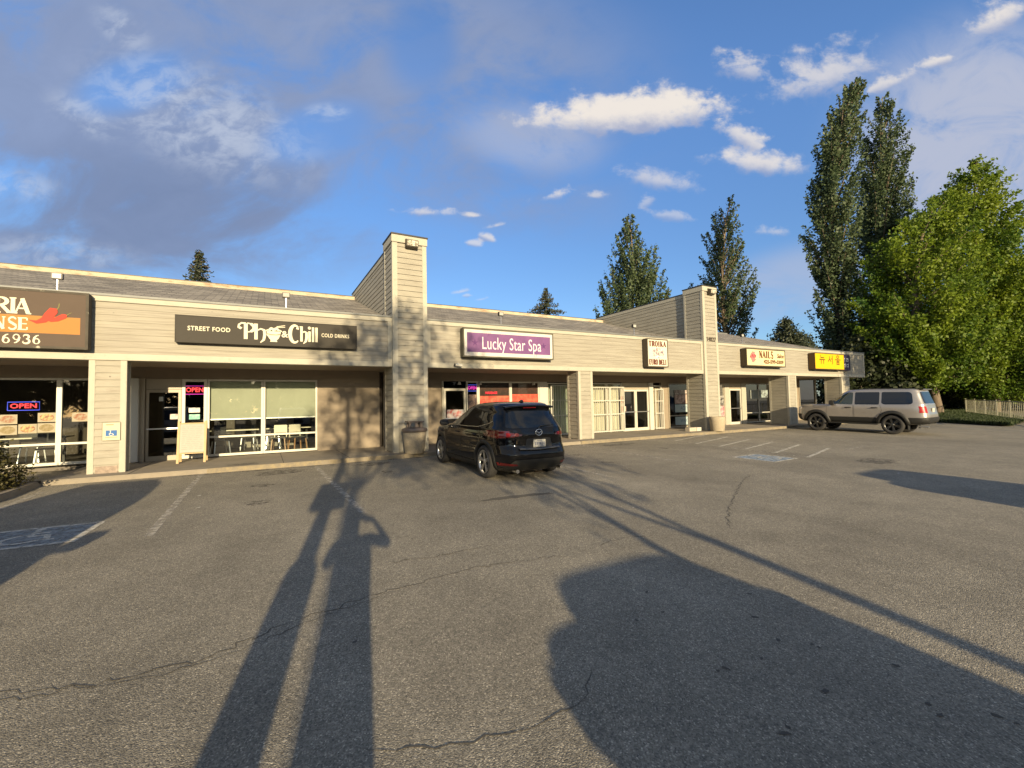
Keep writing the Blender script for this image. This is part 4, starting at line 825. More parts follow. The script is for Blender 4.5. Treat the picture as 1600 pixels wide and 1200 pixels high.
# roller blinds behind the noodle shop windows
blm = mat('blind_fabric', (0.29, 0.295, 0.235), 0.9, var=0.10, scale=1.5)
for x0, x1, lab in ((-1.44, -0.06, 'pale green roller blind in the window nearer the menu board'), (0.0, 1.48, 'pale green roller blind in the window beside the clapboard wall')):
    t = thing('roller_blind', lab, 'blind', ((x0+x1)/2, YS+0.10, 1.22), group='roller blinds of the noodle shop')
    w = (x1-x0)/2
    b = MB(); b.box(-w, w, 0, 0.006, 0.03, 1.2); b.build('fabric', blm, t)
    b = MB(); b.box(-w, w, -0.012, 0.018, 0, 0.03); b.build('bottom_rail', MT['metal'], t)
blm2 = mat('curtain_cloth', (0.42, 0.45, 0.36), 0.9, var=0.15, scale=3, stretch=(6, 1, 0.3))
def curtain(x0, x1, z0, z1, lab, m_):
    b = MB(); n = int((x1-x0)/0.06); rows = [[(-(x1-x0)/2+(x1-x0)*i/n, 0.03*math.sin(i*1.9), z) for i in range(n+1)] for z in (0, z1-z0)]
    b.grid(rows); o = b.build('curtain', m_); o.location = ((x0+x1)/2, YS+0.16, z0); tag(o, lab, 'curtain')
curtain(10.68, 12.1, 0.2, 2.3, 'pale green curtain behind the folding gate next to the spa', blm2)
curtain(12.95, 14.86, 0.2, 2.3, 'pale cream curtain behind the deli side gate', mat('cream_curtain', (0.50, 0.46, 0.36), 0.9, var=0.2, scale=3, stretch=(6, 1, 0.3)))
curtain(16.95, 17.52, 0.2, 2.2, 'tan curtain behind the narrow gate right of the deli door', mat('tan_curtain', (0.42, 0.33, 0.22), 0.9, var=0.15, scale=3, stretch=(6, 1, 0.3)))
# white folding security gates
def gate(x0, x1, z1, lab):
    t = thing('security_gate', lab, 'gate', ((x0+x1)/2, YS-0.16, SW), group='white folding security gates')
    w, h = (x1-x0)/2, z1-SW
    b = MB(); b.box(-w, -w+0.045, -0.02, 0.02, 0.02, h); b.box(w-0.045, w, -0.02, 0.02, 0.02, h)
    for z in (0.06, h*0.40, h*0.70, h-0.02): b.box(-w+0.045, w-0.045, -0.018, 0.018, z-0.02, z+0.02)
    b.build('gate_frame', MT['white'], t)
    n = int((x1-x0)/0.115)
    for i in range(1, n):
        x = -w+2*w*i/n
        b = MB(); b.bar((x, 0, 0.02), (x, 0, h-0.04), 0.020); b.build('bar', MT['white'], t)
gate(10.72, 12.1, 2.30, 'white barred gate between the spa and the middle column'); gate(12.9, 14.0, 2.22, 'white barred gate just right of the middle column'); gate(14.02, 14.90, 2.22, 'white barred gate next to the deli double door'); gate(16.93, 17.52, 2.12, 'narrow white barred gate right of the deli door')
# A-frame menu board
t = thing('menu_board', 'wooden A-frame menu board standing outside the noodle shop door', 'sandwich board', (-1.72, 15.05, SW))
wood = mat('pale_wood', (0.36, 0.25, 0.12), 0.6, var=0.15, scale=5, stretch=(4, 4, 0.5))
for sy, nm in ((-1, 'front'), (1, 'back')):
    f = lambda x, z: (x, sy*(0.26-0.22*z/1.12), z)
    for x in (-0.30, 0.30): b = MB(); b.bar(f(x, 0), f(x, 1.12), 0.055, 0.03); b.build('leg', wood, t)
    b = MB()
    for z in (0.26, 1.06): b = MB(); b.bar(f(-0.27, z), f(0.27, z), 0.05, 0.03); b.build('cross_rail', wood, t)
    b = MB(); b.poly([f(-0.272, 0.28), f(0.272, 0.28), f(0.272, 1.04), f(-0.272, 1.04)]); bo = b.build('board', mat('whiteboard', (0.22, 0.195, 0.16), 0.5, var=0.04), t)
    if sy < 0:
        b = MB()
        for i in range(13):
            z = 0.97-i*0.05; x = -0.23
            while x < 0.2:
                l = random.uniform(0.04, 0.15)
                if random.random() < 0.86: p, q = f(x, z), f(min(x+l, 0.24), z+random.uniform(-0.008, 0.008)); b.bar((p[0], p[1]-0.004, p[2]), (q[0], q[1]-0.004, q[2]), 0.020, 0.002)
                x += l+0.03
        b.build('handwriting', flat('marker_grey', (0.13, 0.11, 0.10)), bo)
# waste bins
def bin_(lab, x, y, lid):
    t = thing('waste_bin', lab, 'waste bin', (x, y, SW))
    b = MB(); n = 28; prof = [(0.0, 0.0), (0.27, 0.0), (0.285, 0.02), (0.335, 0.50), (0.345, 0.66), (0.30, 0.66), (0.29, 0.30), (0.0, 0.28)]
    b.lathe(prof, n); b.build('body', MT['aggregate'], t)
    if lid:
        lm = mat('brown_bin_lid', (0.11, 0.085, 0.07), 0.5, var=0.1)
        b = MB(); b.lathe([(0.36, 0.64), (0.375, 0.66), (0.375, 0.73), (0.35, 0.75), (0.25, 0.775), (0.0, 0.775)], n); b.build('lid', lm, t)
        b = MB()
        for a in (35, 145, 215, 325): b.bar((0.215*math.cos(R_(a)), 0.20*math.sin(R_(a)), 0.77), (0.205*math.cos(R_(a)), 0.19*math.sin(R_(a)), 0.93), 0.07, 0.05)
        b.box(-0.24, 0.24, -0.20, 0.20, 0.925, 0.965); b.box(-0.05, 0.05, -0.19, -0.18, 0.775, 0.925); b.build('hood', lm, t, bevel=0.01)
bin_('round aggregate waste bin with brown hooded lid before the first fin pillar', 3.95, 13.16, True)
bin_('round aggregate planter bin without lid before the second fin pillar', 17.9, 13.12, False)
t = thing('cardboard_box', 'small pale boxes left on the kerb by the second fin pillar', 'box', (17.2, 13.9, SW))
b = MB(); b.box(-0.35, 0.12, -0.12, 0.12, 0, 0.17); b.build('grey_box', mat('grey_card', (0.36, 0.32, 0.25), 0.9), t); b = MB(); b.box(0.13, 0.42, -0.14, 0.10, 0, 0.165); b.build('white_box', MT['white'], t)
# floodlights
def flood(lab, x, z, tilt=0.0):
    t = thing('floodlight', lab, 'floodlight', (x, 14.0, 4.30), group='floodlights along the roof edge')
    b = MB(); b.bar((0, 0, -0.05), (0, 0, z-4.30-0.06), 0.018); b.build('post', MT['metal'], t)
    b = MB(); b.box(-0.10, 0.10, -0.05, 0.05, z-4.36, z-4.215); b.build('housing', MT['dark_metal'], t, bevel=0.01)
    b = MB(); b.box(-0.078, 0.078, -0.056, -0.051, z-4.342, z-4.233); b.build('lens', flat('flood_lens', (0.50, 0.49, 0.44), rough=0.15), t)
for x, z, lab in ((-4.20, 4.68, 'floodlight on the roof edge above the restaurant sign'), (0.53, 4.72, 'floodlight on the roof edge above the noodle shop sign'), (7.4, 4.74, 'floodlight on the roof edge above the spa sign'), (13.85, 4.74, 'floodlight on the roof edge above the deli sign'), (21.3, 4.76, 'floodlight on the roof edge above the nail salon sign')): flood(lab, x, z)
def wallpack(lab, x, z):
    t = thing('wall_lamp', lab, 'wall lamp', (x, 13.60, z), group='wall lamps on the fin pillars')
    b = MB(); b.prism_x([(0, 0), (-0.20, 0.03), (-0.22, 0.24), (-0.06, 0.30), (0, 0.30)], -0.19, 0.19); b.build('housing', mat('bronze_housing', (0.05, 0.042, 0.03), 0.5, 0.3), t, bevel=0.012)
    b = MB(); b.poly([(-0.16, -0.208, 0.055), (0.16, -0.208, 0.055), (0.16, -0.224, 0.215), (-0.16, -0.224, 0.215)]); b.build('lens', mat('lamp_lens', (0.16, 0.14, 0.10), 0.2, col2=(0.55, 0.52, 0.42), f2=(0.45, 0.55), s2=14), t)
wallpack('bronze wall lamp at the top of the nearer fin pillar', 4.02, 6.46); wallpack('bronze wall lamp at the top of the farther fin pillar', 18.36, 6.46)
def camera_(lab, x, z, y=YF-0.03):
    t = thing('security_camera', lab, 'camera', (x, y, z), group='security cameras')
    b = MB(); b.lathe([(0.0, 0.0), (0.055, 0.0), (0.055, 0.02), (0.02, 0.04), (0.0, 0.04)], 14, axis='Y', c=(0, -0.04, 0)); b.build('mount', MT['white'], t)
    b = MB(); b.tube([(-0.13, -0.10, -0.02), (0.10, -0.14, -0.045)], 0.045, 12); b.build('body', MT['white'], t); b = MB(); b.tube([(-0.165, -0.094, -0.016), (-0.125, -0.101, -0.021)], 0.047, 12); b.build('lens', MT['black'], t)
camera_('white bullet security camera under the spa sign', 5.58, 2.86)
b = MB(); b.box(0.10, 1.25, -0.012, 0, 0.05, 0.065); b.box(1.235, 1.25, -0.012, 0, -0.09, 0.05); o = b.build('cable_conduit', MT['trim']); o.location = (5.65, YF-0.018, 2.86); tag(o, 'thin cable conduit running beside the security camera', 'conduit')
for x, lab in ((6.55, 'small white spot lamp over the spa door'), (7.42, 'small white spot lamp over the violet lit sign'), (9.9, 'small white spot lamp by the white post of the spa')):
    t = thing('spot_lamp', lab, 'lamp', (x, YS-0.10, 2.30), group='spot lamps over the spa windows')
    b = MB(); b.lathe([(0.02, 0.12), (0.05, 0.10), (0.07, 0.0), (0.06, 0.0)], 12); b.build('shade', MT['white'], t); b = MB(); b.bar((0, 0, 0.1), (0, 0.09, 0.14), 0.02); b.build('bracket', MT['white'], t)
o = MB().lathe([(0.0, -0.16), (0.06, -0.13), (0.09, 0.0), (0.08, 0.08), (0.0, 0.15)], 10).build('paper_lantern', flat('lantern_red', (0.42, 0.03, 0.03))); o.location = (-3.68, 15.2, 2.26); tag(o, 'small red lantern hanging beside the first column', 'lantern')
# furniture behind the glass
chm = mat('chair_wood', (0.30, 0.17, 0.08), 0.5, var=0.1); whm = mat('white_shell', (0.60, 0.56, 0.46), 0.5)
def chair(x, y, rz, lab, white=False, grp='chairs inside the restaurants'):
    t = thing('dining_chair', lab, 'chair', (x, y, SW), rz, grp); m_ = whm if white else MT['dark_metal']
    b = MB(); b.box(-0.21, 0.21, -0.21, 0.21, 0.43, 0.46); b.build('seat', m_, t, bevel=0.01)
    b = MB(); b.box(-0.20, 0.20, 0.19, 0.215, 0.60, 0.86); b.build('backrest', m_, t, bevel=0.01)
    for sx in (-1, 1):
        for sy in (-1, 1): b = MB(); b.bar((sx*0.18, sy*0.18, 0.43), (sx*0.22, sy*0.22, 0.0), 0.03); b.build('leg', chm if white else MT['metal'], t)
        b = MB(); b.bar((sx*0.18, 0.20, 0.45), (sx*0.18, 0.205, 0.62), 0.025); b.build('back_post', m_, t)
def table(x, y, lab, w=0.7):
    t = thing('dining_table', lab, 'table', (x, y, SW), 0, 'tables inside the restaurants')
    b = MB(); b.box(-w, w, -0.35, 0.35, 0.72, 0.755); b.build('tabletop', mat('table_laminate', (0.50, 0.46, 0.36), 0.35), t, bevel=0.005)
    for sx in (-1, 1): b = MB(); b.bar((sx*(w-0.12), 0, 0.72), (sx*(w-0.12), 0, 0.02), 0.06); b.box(sx*(w-0.12)-0.03, sx*(w-0.12)+0.03, -0.3, 0.3, 0, 0.03); b.build('leg', MT['dark_metal'], t)
table(-0.85, 17.4, 'table behind the noodle shop window nearer the menu board'); table(0.75, 17.6, 'table behind the noodle shop window nearer the clapboard wall'); table(-5.6, 17.5, 'table behind the corner restaurant window')
chair(-1.2, 16.8, 0.3, 'chair behind the noodle shop window nearest the menu board'); chair(-0.45, 18.0, 2.9, 'chair beyond the table nearer the menu board'); chair(0.45, 16.85, -0.2, 'white chair in the middle of the noodle shop window', True); chair(1.0, 16.9, 0.4, 'white chair nearest the clapboard wall', True); chair(0.3, 18.2, 3.0, 'chair beyond the table nearer the clapboard wall'); chair(-5.2, 16.9, 0.2, 'chair behind the corner restaurant window'); chair(-5.9, 18.2, 3.1, 'chair beyond the corner restaurant table')
boxpart('counter', mat('shop_counter', (0.16, 0.14, 0.10), 0.4), -1.2, 1.0, 19.2, 19.8, SW, 1.15)
# ------------------------------------------------------------------ vehicles
def interp(tab, z, k):
    zs = [r[0] for r in tab]
    if z <= zs[0]: return tab[0][k]
    if z >= zs[-1]: return tab[-1][k]
    i = max(j for j in range(len(zs)) if zs[j] <= z); i = min(i, len(zs)-2)
    z0, z1 = zs[i], zs[i+1]; v0, v1 = tab[i][k], tab[i+1][k]; h = z1-z0; s = (v1-v0)/h
    def slope(j):
        if j == 0 or j == len(zs)-1: return None
        a = (tab[j][k]-tab[j-1][k])/(zs[j]-zs[j-1]); c = (tab[j+1][k]-tab[j][k])/(zs[j+1]-zs[j])
        return 0.0 if a*c <= 0 else 2*a*c/(a+c)
    m0 = slope(i); m1 = slope(i+1); m0 = s if m0 is None else m0; m1 = s if m1 is None else m1
    t = (z-z0)/h
    return v0*(2*t**3-3*t*t+1) + h*m0*(t**3-2*t*t+t) + v1*(3*t*t-2*t**3) + h*m1*(t**3-t*t)
class Body:
    """car body as a stack of rounded outlines: rows (z, x front, x rear, half width, front squareness, rear squareness); +x is forward"""
    def __init__(s, tab): s.tab = tab
    def at(s, z): return [interp(s.tab, z, k) for k in range(1, 6)]
    def side(s, x, z):
        xf, xr, hw, nf, nr = s.at(z); xm = (xf+xr)/2; a = (xf-xr)/2; n = nf if x > xm else nr
        u = min(abs((x-xm)/a), 0.9999); return hw*(1-u**n)**(1/n)
    def end(s, y, z, front):
        xf, xr, hw, nf, nr = s.at(z); xm = (xf+xr)/2; a = (xf-xr)/2; n = nf if front else nr
        u = min(abs(y/hw), 0.9999); d = a*(1-u**n)**(1/n); return xm+d if front else xm-d
    def mesh(s, name, m_, cutter=None, nz=64, nt=128):
        z0, z1 = s.tab[0][0], s.tab[-1][0]; b = MB(); rows = []
        for i in range(nz+1):
            z = z0+(z1-z0)*i/nz; xf, xr, hw, nf, nr = s.at(z); xm = (xf+xr)/2; a = (xf-xr)/2; r = []
            for k in range(nt):
                t = 2*math.pi*(k+0.5)/nt; c, q = math.cos(t), math.sin(t); n = nf if c > 0 else nr
                g = (abs(c)**n + abs(q)**n)**(-1/n); r.append((xm+a*c*g, hw*q*g, z))
            rows.append(r)
        b.grid(rows, 0, True, close=True)
        b.add(rows[0], [tuple(range(nt-1, -1, -1))], 0); b.add(rows[-1], [tuple(range(nt))], 0, True)
        me_o = b.build(name, [m_, MT['black']]); bm = bmesh.new(); bm.from_mesh(me_o.data); bmesh.ops.remove_doubles(bm, verts=bm.verts, dist=1e-5); bmesh.ops.recalc_face_normals(bm, faces=bm.faces); bm.to_mesh(me_o.data); bm.free()
        if cutter:
            md = me_o.modifiers.new('cut', 'BOOLEAN'); md.operation = 'DIFFERENCE'; md.object = cutter; md.solver = 'EXACT'
            dg = bpy.context.evaluated_depsgraph_get(); nm = bpy.data.meshes.new_from_object(me_o.evaluated_get(dg)); me_o.modifiers.clear(); old = me_o.data; me_o.data = nm; bpy.data.meshes.remove(old); nm.name = name
        return me_o
def patch(pts, fn, m_, name, parent, cuts=6, off=0.004):
    """a panel: outline in two coordinates, subdivided and laid on the body by fn(u, v, off)"""
    bm = bmesh.new(); f = bm.faces.new([bm.verts.new((p[0], p[1], 0)) for p in pts])
    bmesh.ops.triangulate(bm, faces=bm.faces[:])
    for _ in range(cuts):
        es = [e for e in bm.edges if e.calc_length() > (0.035 if 'lamp' in name else 0.09)]
        if not es: break
        bmesh.ops.subdivide_edges(bm, edges=es, cuts=1); bmesh.ops.triangulate(bm, faces=[f for f in bm.faces if len(f.verts) > 4])
    for v in bm.verts: v.co = fn(v.co.x, v.co.y, off)
    for f in bm.faces: f.smooth = True
    me = bpy.data.meshes.new(name); bm.to_mesh(me); bm.free(); me.materials.append(m_)
    o = bpy.data.objects.new(name, me); COL.objects.link(o); o.parent = parent; return o
def shrink(pts, d):
    cx = sum(p[0] for p in pts)/len(pts); cz = sum(p[1] for p in pts)/len(pts); n = len(pts); out = []
    A = sum(pts[i][0]*pts[(i+1) % n][1]-pts[(i+1) % n][0]*pts[i][1] for i in range(n)); sg = 1 if A > 0 else -1
    for i in range(n):
        p, q, r = pts[i-1], pts[i], pts[(i+1) % n]
        e1 = Vector((q[0]-p[0], q[1]-p[1])).normalized(); e2 = Vector((r[0]-q[0], r[1]-q[1])).normalized()
        n1 = Vector((-e1.y, e1.x))*sg; n2 = Vector((-e2.y, e2.x))*sg; m_ = n1+n2; k = d/max(0.35, (1+n1.dot(n2))); out.append((q[0]+m_.x*k, q[1]+m_.y*k))
    return out
def round_poly(pts, r=0.05, n=4):
    out = []; m_ = len(pts)
    for i in range(m_):
        p, q, s_ = Vector(pts[i-1]), Vector(pts[i]), Vector(pts[(i+1) % m_]); a = (p-q); c = (s_-q); ra = min(r, a.length*0.45, c.length*0.45)
        A, C = q+a.normalized()*ra, q+c.normalized()*ra
        for k in range(n+1): t = k/n; out.append(tuple(A*(1-t)**2+q*2*t*(1-t)+C*t*t))
    return out
def wheel(parent, x, y, r, w, side, rim_m, spokes, dark, rr=0.72):
    t = MB(); ro = r*rr
    t.lathe([(ro, -w/2+0.01), (ro+0.02, -w/2), (r-0.03, -w/2+0.004), (r-0.008, -w/2+0.03), (r, -w/2+0.06), (r, w/2-0.06), (r-0.008, w/2-0.03), (r-0.03, w/2-0.004), (ro+0.02, w/2), (ro, w/2-0.01)], 40, axis='Y', closed=True)
    wh = MB(); wh.lathe([(0, 0.02), (ro*0.97, 0.02), (ro*0.97, -0.02), (0, -0.02)], 32, axis='Y')
    W = wh.build('wheel', dark, parent); W.location = (x, y, r)
    t.build('tyre', MT['rubber'], W)
    b = MB(); yo = side*(w/2-0.012)
    b.lathe([(ro*0.99, yo-side*0.06), (ro*1.0, yo), (ro*0.955, yo+side*0.004), (ro*0.93, yo-side*0.05)], 40, axis='Y')
    b.lathe([(0.0, yo-side*0.012), (0.045, yo-side*0.012), (0.062, yo-side*0.03), (0.062, yo-side*0.09)], 20, axis='Y')
    for k in range(spokes):
        for dd in (-0.11, 0.11):
            a = 2*math.pi*k/spokes+0.3; a2 = a+dd
            p = Vector((0.05*math.cos(a+dd*1.5), yo-side*0.035, 0.05*math.sin(a+dd*1.5))); q = Vector((ro*0.955*math.cos(a2), yo-side*0.014, ro*0.955*math.sin(a2)))
            b.bar(p, q, 0.026, 0.03, up=(0, 1, 0))
    b.build('rim', rim_m, W, bevel=0.003)
    return W
MT['rubber'] = mat('tyre_rubber', (0.022, 0.021, 0.020), 0.85, var=0.2, scale=20)
MT['rimsilver'] = mat('machined_rim', (0.50, 0.49, 0.47), 0.28, 0.85); MT['rimdark'] = mat('dark_rim', (0.015, 0.015, 0.015), 0.4, 0.3); MT['rimgrey'] = mat('satin_grey_rim', (0.12, 0.12, 0.115), 0.3, 0.9)
MT['car_glass'] = mat('car_glass', (0.006, 0.007, 0.008), 0.03, spec=0.8)
MT['car_glass2'] = mat('green_car_glass', (0.020, 0.030, 0.030), 0.04, spec=0.9)
MT['chrome'] = mat('chrome', (0.75, 0.74, 0.72), 0.12, 1.0)
MT['tail'] = mat('tail_lamp_red', (0.26, 0.008, 0.010), 0.35, spec=0.3); MT['tail_dark'] = mat('smoked_lamp', (0.09, 0.005, 0.006), 0.08, coat=1.0); MT['lampclear'] = mat('clear_lamp', (0.55, 0.54, 0.52), 0.1, 0.3, coat=1.0)
MT['clad'] = mat('grey_cladding', (0.009, 0.009, 0.008), 0.6, bump=0.1, bscale=120)
MT['reflector'] = mat('red_reflector', (0.07, 0.006, 0.006), 0.25)
def arch(parent, bd, xw, r, w0, w1, sgn, m_, name='wheel_arch', zc=None, a0=-18, a1=198):
    b = MB(); rows = []
    for i in range(31):
        a = R_(a0+(a1-a0)*i/30); row = []
        for rr, off in ((r-0.012, -0.05), (r-0.012, w1), (r+0.02, w1+0.004), (r+w0-0.015, w1), (r+w0, -0.02)):
            x, z = xw+rr*math.cos(a), zc+rr*math.sin(a); z = max(z, bd.tab[0][0]+0.005); row.append((x, sgn*(bd.side(x, z)+off), z))
        rows.append(row)
    b.grid(rows); return b.build(name, m_, parent)
def car_common(t, bd, wb, rw, tw, track, paint, cutr):
    cb = MB()
    for x in (-wb/2, wb/2):
        for s in (-1, 1):
            n = 40; pr = [(x+cutr*math.cos(2*math.pi*k/n), rw+cutr*math.sin(2*math.pi*k/n)) for k in range(n)]
            cb.prism_y(pr, s*0.52, s*1.3, 0)
    cut = cb.build('cutter', MT['black']); body = bd.mesh('body', paint, cut); bpy.data.objects.remove(cut)
    body.parent = t; return body

# ---- black crossover, seen from behind
BB = Body([(0.20, 2.02, -2.06, 0.80, 5, 5), (0.30, 2.18, -2.20, 0.875, 5, 5.5), (0.42, 2.25, -2.27, 0.90, 4.6, 5.5), (0.56, 2.27, -2.285, 0.905, 4.4, 5.5), (0.66, 2.27, -2.25, 0.90, 4.3, 5.5), (0.76, 2.26, -2.215, 0.912, 4.2, 5),
           (0.88, 2.20, -2.215, 0.922, 4.1, 4.6), (0.96, 2.10, -2.225, 0.920, 4.1, 4.4), (1.01, 1.85, -2.215, 0.912, 4.2, 4.3), (1.05, 1.45, -2.20, 0.900, 4.3, 4.3), (1.09, 1.08, -2.185, 0.880, 4.4, 4.3), (1.14, 0.93, -2.16, 0.855, 4.4, 4.2),
           (1.26, 0.70, -2.075, 0.805, 4.2, 4.2), (1.40, 0.42, -1.96, 0.742, 4.0, 4.2), (1.50, 0.18, -1.87, 0.705, 4.0, 4.8), (1.57, -0.05, -1.81, 0.672, 3.9, 4.8), (1.615, -0.28, -1.75, 0.630, 3.6, 4.6), (1.645, -0.50, -1.62, 0.555, 3.2, 4.0), (1.662, -0.72, -1.25, 0.34, 2.5, 2.5)])
def crossover(name, label, loc, rz, paint):
    t = thing(name, label, 'car', loc, rz); bd = BB; wb, r = 2.70, 0.362
    body = car_common(t, bd, wb, r, 0.225, 1.59, paint, r+0.055)
    for x, y in ((-wb/2, -0.795), (-wb/2, 0.795), (wb/2, -0.795), (wb/2, 0.795)): wheel(t, x, y, r, 0.225, 1 if y > 0 else -1, MT['rimsilver'], 5, MT['rimdark'])
    for s in (-1, 1):
        for x in (-wb/2, wb/2): arch(t, bd, x, r+0.05, 0.075, 0.012, s, MT['clad'], zc=r)
        sf = lambda x, z, o, s=s: (x, s*(bd.side(x, z)+o), z)
        patch([(-0.92, 0.205), (0.92, 0.205), (0.90, 0.33), (-0.90, 0.33)], sf, MT['clad'], 'sill_cladding', t, off=0.010)
        Wf = round_poly([(0.88, 1.115), (-0.10, 1.11), (-0.10, 1.53), (0.18, 1.50), (0.55, 1.325)], 0.05); Wr = round_poly([(-0.17, 1.11), (-1.08, 1.135), (-1.06, 1.44), (-0.75, 1.53), (-0.17, 1.535)], 0.05); Wq = round_poly([(-1.14, 1.14), (-1.52, 1.235), (-1.28, 1.43), (-1.12, 1.44)], 0.05)
        for W in (Wf, Wr, Wq): patch(W, sf, MT['car_glass'], 'side_window', t, off=0.004)
        ch = MB(); prev = None
        pts = [(0.92, 1.098), (0.4, 1.093), (-0.4, 1.095), (-1.05, 1.115), (-1.50, 1.205), (-1.60, 1.25)]
        ch.tube([sf(x, z, 0.004) for x, z in pts], 0.008, 6); ch.build('window_trim', MT['chrome'], t)
        D1 = [(1.02, 0.42), (1.05, 0.98), (0.92, 1.09), (-0.10, 1.085), (-0.12, 0.36), (0.95, 0.36)]; D2 = [(-0.15, 0.36), (-0.13, 1.085), (-1.10, 1.11), (-1.22, 0.95), (-0.95, 0.60), (-0.86, 0.36)]
        for D in (D1, D2):
            d = patch(shrink(round_poly(D, 0.05), 0.006), sf, paint, 'door', t, off=0.004); patch(round_poly(D, 0.05), sf, MT['black'], 'door_gap', d, off=0.002)
            xh = min(p[0] for p in D)+0.17; xh = -0.02 if D is D1 else -1.00
            h = MB(); h.tube([sf(xh, 0.935, 0.004), sf(xh+0.03, 0.94, 0.035), sf(xh+0.17, 0.945, 0.035), sf(xh+0.20, 0.945, 0.004)], 0.014, 8); h.build('handle', paint, d)
        mr = MB(); mr.lathe([(0.0, -0.12), (0.055, -0.11), (0.085, -0.06), (0.09, 0.0), (0.08, 0.06), (0.05, 0.10), (0.0, 0.115)], 14, axis='Y'); mo = mr.build('wing_mirror', paint, t); mo.location = (0.78, s*1.00, 1.13); mo.scale = (0.85, 1.05, 0.95)
        g = MB(); g.box(-0.006, 0.0, -0.09, 0.09, -0.055, 0.055); go = g.build('mirror_glass', MT['car_glass'], mo); go.location = (-0.078, 0, 0)
        st = MB(); st.bar((0.80, s*0.86, 1.10), (0.78, s*0.93, 1.10), 0.05, 0.05); st.build('mirror_stalk', paint, t)
        rf = lambda y, z, o: (bd.end(y, z, False)-o, y, z)
        # narrow rear lamp wrapping the corner: outer part on the flank, inner part on the tailgate
        patch(round_poly([(s*0.40, 0.985), (s*0.43, 0.955), (s*0.83, 0.905), (s*0.895, 0.93), (s*0.895, 1.055), (s*0.80, 1.06)], 0.02), rf, MT['tail_dark'], 'tail_lamp', t, off=0.008)
        patch(round_poly([(-1.80, 1.075), (-2.10, 1.06), (-2.10, 0.94), (-1.97, 0.95)], 0.02), sf, MT['tail_dark'], 'tail_lamp', t, off=0.010)
        for yc, rr_ in ((0.52, 0.040), (0.69, 0.050)):
            P = [(s*yc+rr_*1.15*math.cos(k*math.pi/7), 0.985+rr_*0.85*math.sin(k*math.pi/7)) for k in range(14)]; patch(P, rf, MT['tail'], 'lamp_ring', t, off=0.012)
            P = [(s*yc+rr_*0.45*math.cos(k*math.pi/4), 0.985+rr_*0.4*math.sin(k*math.pi/4)) for k in range(8)]; patch(P, rf, MT['tail'], 'lamp_core', t, off=0.015)
        patch([(s*0.52, 0.345), (s*0.82, 0.345), (s*0.84, 0.41), (s*0.56, 0.385)], rf, MT['reflector'], 'rear_reflector', t, off=0.02)
        ex = MB(); ex.tube([(-2.10, s*0.55, 0.24), (-2.26, s*0.55, 0.24)], 0.04, 14); ex.build('exhaust_pipe', MT['chrome'], t)
        hl = round_poly([(s*0.45, 0.86), (s*0.80, 0.90), (s*0.84, 0.80), (s*0.48, 0.79)], 0.02); patch(hl, lambda y, z, o: (bd.end(y, z, True)+o, y, z), MT['lampclear'], 'headlight', t, off=0.006)
    rf = lambda y, z, o: (bd.end(y, z, False)-o, y, z); ff = lambda y, z, o: (bd.end(y, z, True)+o, y, z)
    patch(round_poly([(-0.70, 1.12), (0.70, 1.12), (0.56, 1.49), (-0.56, 1.49)], 0.06), rf, MT['car_glass'], 'rear_window', t, off=0.005)
    patch(round_poly([(-0.80, 1.13), (0.80, 1.13), (0.55, 1.52), (-0.55, 1.52)], 0.06), ff, MT['car_glass'], 'windscreen', t, off=0.004)
    sp = MB(); rows = []
    for (dx, z, k) in ((0.16, 1.605, 0.93), (-0.06, 1.60, 1.0), (-0.10, 1.575, 1.0), (-0.06, 1.555, 0.99), (0.12, 1.535, 0.95)):
        rows.append([(bd.end(y*k*0.8, 1.56, False)+dx, y*k, z-0.03*abs(y/0.6)**3) for y in [-0.62+1.24*i/16 for i in range(17)]])
    sp.grid(rows); sp.build('spoiler', paint, t)
    patch(round_poly([(-0.74, 0.335), (0.74, 0.335), (0.60, 0.47), (-0.60, 0.47)], 0.04), rf, MT['clad'], 'bumper_cladding', t, off=0.012)
    patch(round_poly([(-0.86, 0.22), (0.86, 0.22), (0.88, 0.34), (-0.88, 0.34)], 0.03), rf, MT['clad'], 'bumper_cladding', t, off=0.014)
    patch(round_poly([(-0.34, 0.70), (0.34, 0.70), (0.30, 0.90), (-0.30, 0.90)], 0.04), rf, MT['black'], 'plate_recess', t, off=0.003)
    sb = MB(); rows = [[(bd.end(y, 0.655, False)-d, y, z+0.02*(abs(y)/0.5)) for y in [-0.50+1.0*i/12 for i in range(13)]] for d, z in ((0.0, 0.70), (0.035, 0.68), (0.04, 0.66), (0.0, 0.655))]
    sb.grid(rows); sb.build('plate_shelf', mat('satin_paint_edge', (0.10, 0.10, 0.10), 0.25, 0.6), t)
    xp = bd.end(0, 0.79, False)-0.02
    pl = MB(); pl.box(xp-0.012, xp, -0.155, 0.155, 0.715, 0.87); p = pl.build('licence_plate', MT['white'], t, bevel=0.004)
    pm = MB()
    for k in range(6): pm.box(xp-0.0145, xp-0.0125, -0.125+k*0.042, -0.098+k*0.042, 0.755, 0.82)
    pm.box(xp-0.0143, xp-0.0125, -0.12, 0.12, 0.728, 0.738); pm.box(xp-0.0143, xp-0.0125, -0.06, 0.06, 0.84, 0.852); pm.build('plate_marks', flat('plate_ink', (0.20, 0.22, 0.30)), p)
    # emblem: an oval ring with a winged V
    em = MB(); xe = bd.end(0, 1.02, False)-0.012
    ringp = [(xe, 0.080*math.cos(a), 1.02+0.064*math.sin(a)) for a in [2*math.pi*k/28 for k in range(29)]]; em.tube(ringp, 0.008, 6, cap=False)
